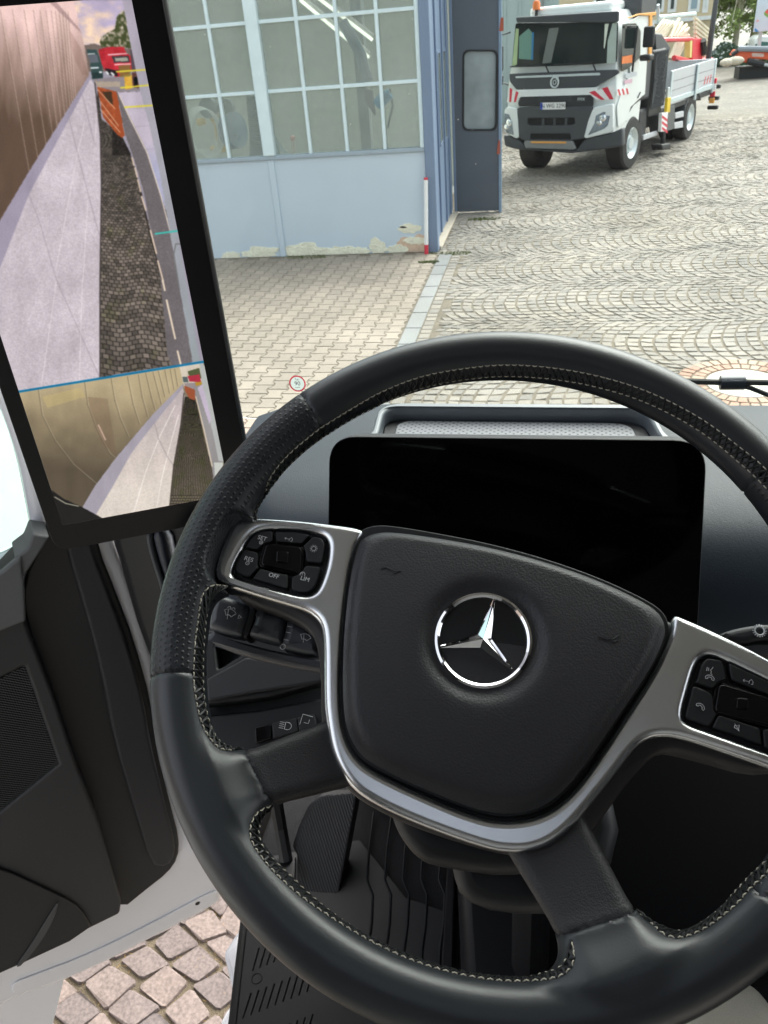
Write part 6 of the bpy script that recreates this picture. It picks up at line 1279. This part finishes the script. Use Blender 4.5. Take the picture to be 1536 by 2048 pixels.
for i in range(9): pole((610+i*14, 390-i*2), (700+i*14, 190+i*22) if i < 5 else (795, 215+(i-4)*38), .045, -.2-.05*(i % 2), 'pale wooden pole in the upper slanted stack left of the dark boom')
for i in range(6): pole((470+i*26, 380), (610+i*30, 200+i*6), .04, -.35, 'thin pale pole in the rearmost slanted stack above the red beam')
for i in range(8): pole((815, 180+i*48), (970, 320+i*42), .045, -.1, 'pale pole in the downward slanting stack right of the dark boom')
for i in range(5): pole((570+i*20, 610-i*5), (640+i*22, 440), .04, -.12, 'short pale pole in the bundle below the red beam')
gf = thing('guard_frame', 'pale grey steel guard frame standing on the truck bed behind the poles', 'frame', tuple(T(-1.2, 4.5, bz1)))
for a, b, r in (((600, 165), (965, 130), .045), ((965, 130), (960, 620), .035), ((600, 30), (598, 400), .035), ((805, 140), (805, 400), .03)): MB().tube([BD.P(*kb(*a), -.45), BD.P(*kb(*b), -.45)], r, 6).build('frame_tube', ALf, gf)
cr = thing('crane_boom', 'dark thin crane boom rising over the truck bed', 'crane boom', tuple(T(-1.0, 4.5, bz1)))
MB().tube([BD.P(*kb(850, 655), .15), BD.P(*kb(880, 400), .15), BD.P(*kb(935, 0), .15), BD.P(*kb(960, -200), .15)], [.07, .07, .06, .05], 8).build('boom_section', DG_, cr); MB().tube([BD.P(*kb(820, 420), .1), BD.P(*kb(830, 560), .1)], .08, 8).build('boom_joint', TBK, cr)
# ============================================================ BACKGROUND
FH = Fr((0, 27, 0), (1, 0, 0), (0, -1, 0)); hx = lambda x, y: FH.px(x, y)
hall = thing('distant_hall', 'grey green metal clad hall behind the parked truck', 'building', (-1, 27, 0)); HM = mat('grey_green_cladding', (.34, .42, .42), .6, var=(1, .06))
xe = hx(1118, 10)[0]
MB().box((-6, 27, 0), (xe, 33, 8)).build('hall_wall', HM, hall)
x = -6
while x < xe-.2: MB().box((x, 26.96, 0), (x+.06, 27, 8)).build('cladding_rib', HM, hall, smooth=0); x += .42
MB().box((hx(1083, 10)[0], 26.94, 0), (hx(1088, 10)[0], 27, 8)).build('downpipe', mat('dark_pipe', (.2, .22, .22), .5), hall)
off = thing('office_building', 'cream coloured office building with white framed windows beyond the truck', 'building', (5, 45, 0)); OF = Fr((0, 45, 0), (1, 0, 0), (0, -1, 0)); ox = lambda x, y: OF.px(1240+x/5.189, y/5.189)
CR = mat('cream_render', (.60, .50, .34), .85, var=(1, .08)); WF_ = mat('white_frame', (.75, .77, .77), .6); WG_ = mat('blue_window_glass', (.30, .40, .46), .1, spec=.8)
MB().box((ox(-700, 0)[0], 45, 0), (ox(985, 0)[0], 52, 9)).build('wall', CR, off)
for row in (0, 1):
    for (x0, x1_) in ((-280, -130), (-60, 90), (150, 310), (340, 460), (490, 590), (700, 830), (850, 920)):
        a = ox(x0, 120); b = ox(x1_, 10); z0, z1q = a[1]+row*2.6-.05, b[1]+row*2.6+.9; w_ = MB().box((a[0], 44.93, z0), (b[0], 45, z1q)).build('window', WF_, off, smooth=0)
        MB().box((a[0]+.12, 44.9, z0+.14), (b[0]-.12, 44.93, z1q-.14)).build('pane', WG_ if x0 > 600 else mat('dark_window_glass', (.06, .08, .08), .1, spec=.8), w_, smooth=0)
MB().box((ox(-700, 0)[0], 44.8, 1.9), (ox(980, 0)[0], 45, 2.05)).build('ledge', WF_, off)
# trees
LEAFM = mat('birch_leaves', (.22, .29, .09), .7, var=(.9, .35)); _t, _N, _L = nodes(LEAFM); _b = _N['Principled BSDF']; _b.inputs['Subsurface Weight'].default_value = 0
BARK = mat('pale_bark', (.50, .46, .36), .8, bump=('noise', 30, .6, .02), var=(9, .4)); DLEAF = mat('dark_leaves', (.07, .11, .045), .75, var=(.8, .4))
def tree(name, label, x, y, h, r, lean=.2, seed=1, droop=True, leaf=LEAFM, nl=9000, zlo=.12, s=.09, grp='birch trees beyond the yard'):
    rd = random.Random(seed); t_ = thing(name, label, 'tree', (x, y, 0), group=grp)
    top = (x+lean*h*.25, y, h*.92); tk = MB(); tk.tube([(x, y, 0), (x+lean*h*.06, y, h*.25), (x+lean*h*.12, y+.1, h*.5), top], [.16, .12, .08, .02], 8); limbs = []
    for i in range(26):
        f = rd.uniform(.2, .95); b0 = np.array([x+lean*h*.25*f, y, h*.92*f]); a = rd.uniform(0, 6.28); L = r*(1.15-f*.75)*rd.uniform(.6, 1.05)
        mid = b0+np.array([cos(a)*L*.55, sin(a)*L*.55, L*.35]); en = b0+np.array([cos(a)*L, sin(a)*L, L*(-.15 if droop else .35)]); tk.tube([b0, mid, en], [.035, .02, .006], 5); limbs.append((b0, mid, en))
    tk.build('trunk', BARK if droop else mat('brown_bark', (.12, .10, .07), .9), t_)
    m_ = MB()
    for i in range(nl):
        b0, mid, en = limbs[rd.randrange(len(limbs))]; u = rd.uniform(.15, 1); p = (1-u)**2*b0+2*u*(1-u)*mid+u*u*en; dr = rd.uniform(0, 1)**1.5
        if droop: p = p+np.array([rd.gauss(0, .16), rd.gauss(0, .16), -dr*1.6*u])
        else: p = p+np.array([rd.gauss(0, .28), rd.gauss(0, .28), rd.gauss(0, .25)])
        if p[2] < h*zlo: continue
        d1 = np.array([rd.gauss(0, 1), rd.gauss(0, 1), rd.gauss(0, 1)]); d1 /= np.linalg.norm(d1); d2 = np.cross(d1, [rd.gauss(0, 1), rd.gauss(0, 1), rd.gauss(0, 1)]); d2 /= np.linalg.norm(d2)+1e-6; q_ = s*rd.uniform(.6, 1.3)
        m_.add([p-d1*q_, p+d2*q_*.6, p+d1*q_, p-d2*q_*.6], [(0, 1, 2, 3)])
    m_.build('crown', leaf, t_, smooth=0, kind='stuff')
tree('birch_tree', 'pale trunked birch with hanging branches right of the truck bed', G(1440, 118)[0], 46.5, 8.5, 2.6, .1, 1)
tree('birch_tree', 'bushy birch with drooping foliage left of the billboard', 9.9, 49, 8, 2.6, -.1, 2, nl=11000)
tree('broad_tree', 'dark leafed tree closing the gap behind the birches', 11.5, 58, 10, 5, 0, 3, droop=False, leaf=DLEAF, nl=16000, s=.16, grp='dark trees behind the birches', zlo=.02)
tree('broad_tree', 'dark leafed tree at the right behind the billboard', 16, 56, 10, 5.5, 0, 5, droop=False, leaf=DLEAF, nl=16000, s=.16, grp='dark trees behind the birches', zlo=.02)
tree('broad_tree', 'dark leafed tree behind the cream office building', 5, 66, 11, 6, 0, 6, droop=False, leaf=DLEAF, nl=9000, s=.2, grp='dark trees behind the birches', zlo=.02)
bus = MB(); fl = MB()
hb = Fr((0, 44, 0), (1, 0, 0), (0, -1, 0)); rd = random.Random(9); xa, xb = hb.px(1428, 110)[0], hb.px(1545, 110)[0]
for i in range(14000):
    x = rd.uniform(xa, xb+2); top_ = .62+.25*sin(x*1.7)+.18*sin(x*4.3); z = rd.uniform(0, top_); y = 44+rd.uniform(0, 1.3); a = rd.uniform(0, 6.28); q_ = rd.uniform(.03, .07)
    (fl if (rd.random() < .16 and z > .35 and x < xa+1.6) else bus).add([(x-q_*cos(a), y, z-q_*sin(a)), (x+q_*sin(a), y+.03, z-q_*cos(a)), (x+q_*cos(a), y, z+q_*sin(a)), (x-q_*sin(a), y-.03, z+q_*cos(a))], [(0, 1, 2, 3)])
hg = thing('flowering_hedge', 'low dark hedge dotted with white blossom at the far edge of the yard', 'hedge', (hb.px(1470, 110)[0], 44.5, 0))
bus.build('foliage', mat('hedge_leaves', (.07, .12, .07), .8, var=(2, .5)), hg, smooth=0, kind='stuff'); fl.build('blossom', mat('white_blossom', (.7, .75, .75), .8), hg, smooth=0, kind='stuff')
bb = thing('billboard', 'pale blue advertising billboard with a red and green fruit motif at the right edge', 'billboard', (8, 38, 0)); BF = Fr((0, 38, 0), (1, 0, 0), (0, -1, 0)); bx = lambda x, y: BF.px(1340+x/7.837, y/7.837)
p = bx(1310, 505); MB().box((p[0], 38, p[1]), (p[0]+2.2, 38.12, p[1]+2.2)).build('board', mat('billboard_blue', (.62, .76, .88), .6, var=(3, .12)), bb, bevel=.01)
for a, m_ in (([(1455, 215), (1536, 130), (1640, 110), (1640, 300), (1536, 280)], 'leaf_green'), ([(1480, 190), (1536, 140), (1640, 120), (1640, 250), (1536, 225)], 'melon_red'), ([(1320, 500), (1330, 430), (1370, 470), (1400, 500)], 'ink_blue'), ([(1345, 330), (1380, 300), (1400, 330), (1360, 350)], 'pale_red')):
    slab('print', BF, smoothc([bx(*q_) for q_ in a], 1), .004 if m_ != 'melon_red' else .009, .008 if m_ != 'melon_red' else .012, .001, mat('print_'+m_, {'leaf_green': (.25, .45, .12), 'melon_red': (.8, .12, .12), 'ink_blue': (.08, .3, .65), 'pale_red': (.8, .45, .48)}[m_], .6), bb)
for xx in (p[0]+.3, p[0]+1.9): MB().box((xx-.06, 38.12, 0), (xx+.06, 38.25, p[1]+2)).build('post', ALf, bb)
ln = thing('orange_loader', 'orange red loader crane body with black ram parked at the far right', 'machine', (8, 37, 0)); LN = Fr((0, 36.5, 0), (1, 0, 0), (0, -1, 0)); lz = lambda x, y: LN.px(1340+x/7.837, y/7.837)
OR2 = mat('loader_orange', (.80, .13, .05), .45)
slab('loader_body', LN, rp([lz(1000, 880), lz(1060, 790), lz(1300, 810), lz(1560, 800), lz(2000, 800), lz(2000, 960), lz(1560, 940), lz(1220, 915), lz(1205, 985), lz(1130, 970), lz(1120, 900)], .03, 3), -1., .0, .03, OR2, ln)
MB().tube([LN.P(*lz(1060, 760), .1), LN.P(*lz(1500, 770), .1), LN.P(*lz(2000, 780), .1)], .1, 8).build('loader_boom', mat('ram_grey', (.25, .28, .32), .4), ln); MB().tube([LN.P(*lz(1210, 960), .1), LN.P(*lz(1460, 1010), .1)], .11, 8).build('loader_ram', TBK, ln); MB().tube([LN.P(*lz(1460, 1010), .1), LN.P(*lz(1700, 1045), .1)], .06, 8).build('ram_rod', RIM, ln)
MB().tube([LN.P(*lz(960, 860), .1), LN.P(*lz(1060, 790), .1)], .08, 6).build('loader_joint', TBK, ln); slab('loader_print', LN, [lz(1285, 830), lz(1470, 840), lz(1470, 890), lz(1285, 885)], .0005, .006, .001, mat('pale_print', (.8, .6, .55), .6), ln); MB().box((7, 36.8, 0), (11, 37.8, .4)).build('loader_base', TBK, ln)
stn = MB(); stn.sphere(LN.P(*lz(880, 970), .3), (.28, .2, .14)).sphere(LN.P(*lz(1010, 945), .3), (.3, .2, .15)); so2 = stn.build('pale_stones', mat('pale_stone', (.65, .58, .48), .9, bump=('noise', 8, 1, .05)), None, label='two pale stones lying in front of the hedge', cat='stones', kind='stuff')
vn = thing('white_vehicle', 'white vehicle with a red mark partly hidden behind the orange loader', 'vehicle', (8.5, 41, 0)); VN = Fr((0, 41, 0), (1, 0, 0), (0, -1, 0)); vz = lambda x, y: VN.px(1340+x/7.837, y/7.837)
slab('vehicle_body', VN, rp([vz(1310, 760), vz(1340, 620), vz(1420, 560), vz(1900, 560), vz(1950, 800)], .1, 4), -1.5, .0, .06, WT, vn); slab('red_mark', VN, [vz(1370, 600), vz(1440, 580), vz(1440, 620), vz(1380, 625)], .0005, .006, .001, SRED, vn); slab('vehicle_windscreen', VN, [vz(1330, 700), vz(1420, 650), vz(1540, 660), vz(1540, 720), vz(1340, 725)], .0005, .006, .001, mat('teal_glass', (.06, .16, .15), .1), vn)

# dust and insect specks on the windscreen
sk = MB(); rd = random.Random(21); SG = Fr((0, 1.115, 2.34), (1, 0, 0), (0, -1, .04))
for i in range(260):
    x, y = rd.uniform(-.45, .8), rd.uniform(.0, .9); r0_ = rd.choice((.0003, .0004, .0006, .0009)); n_ = 5
    sk.add([SG.P(x+r0_*rd.uniform(.5, 1.3)*cos(2*pi*k_/n_), y+r0_*rd.uniform(.5, 1.3)*sin(2*pi*k_/n_), .0035) for k_ in range(n_)], [tuple(range(n_))])
sk.build('dust_specks', mat('pale_dust', (.7, .7, .62), .9), cab, smooth=0, kind='stuff')
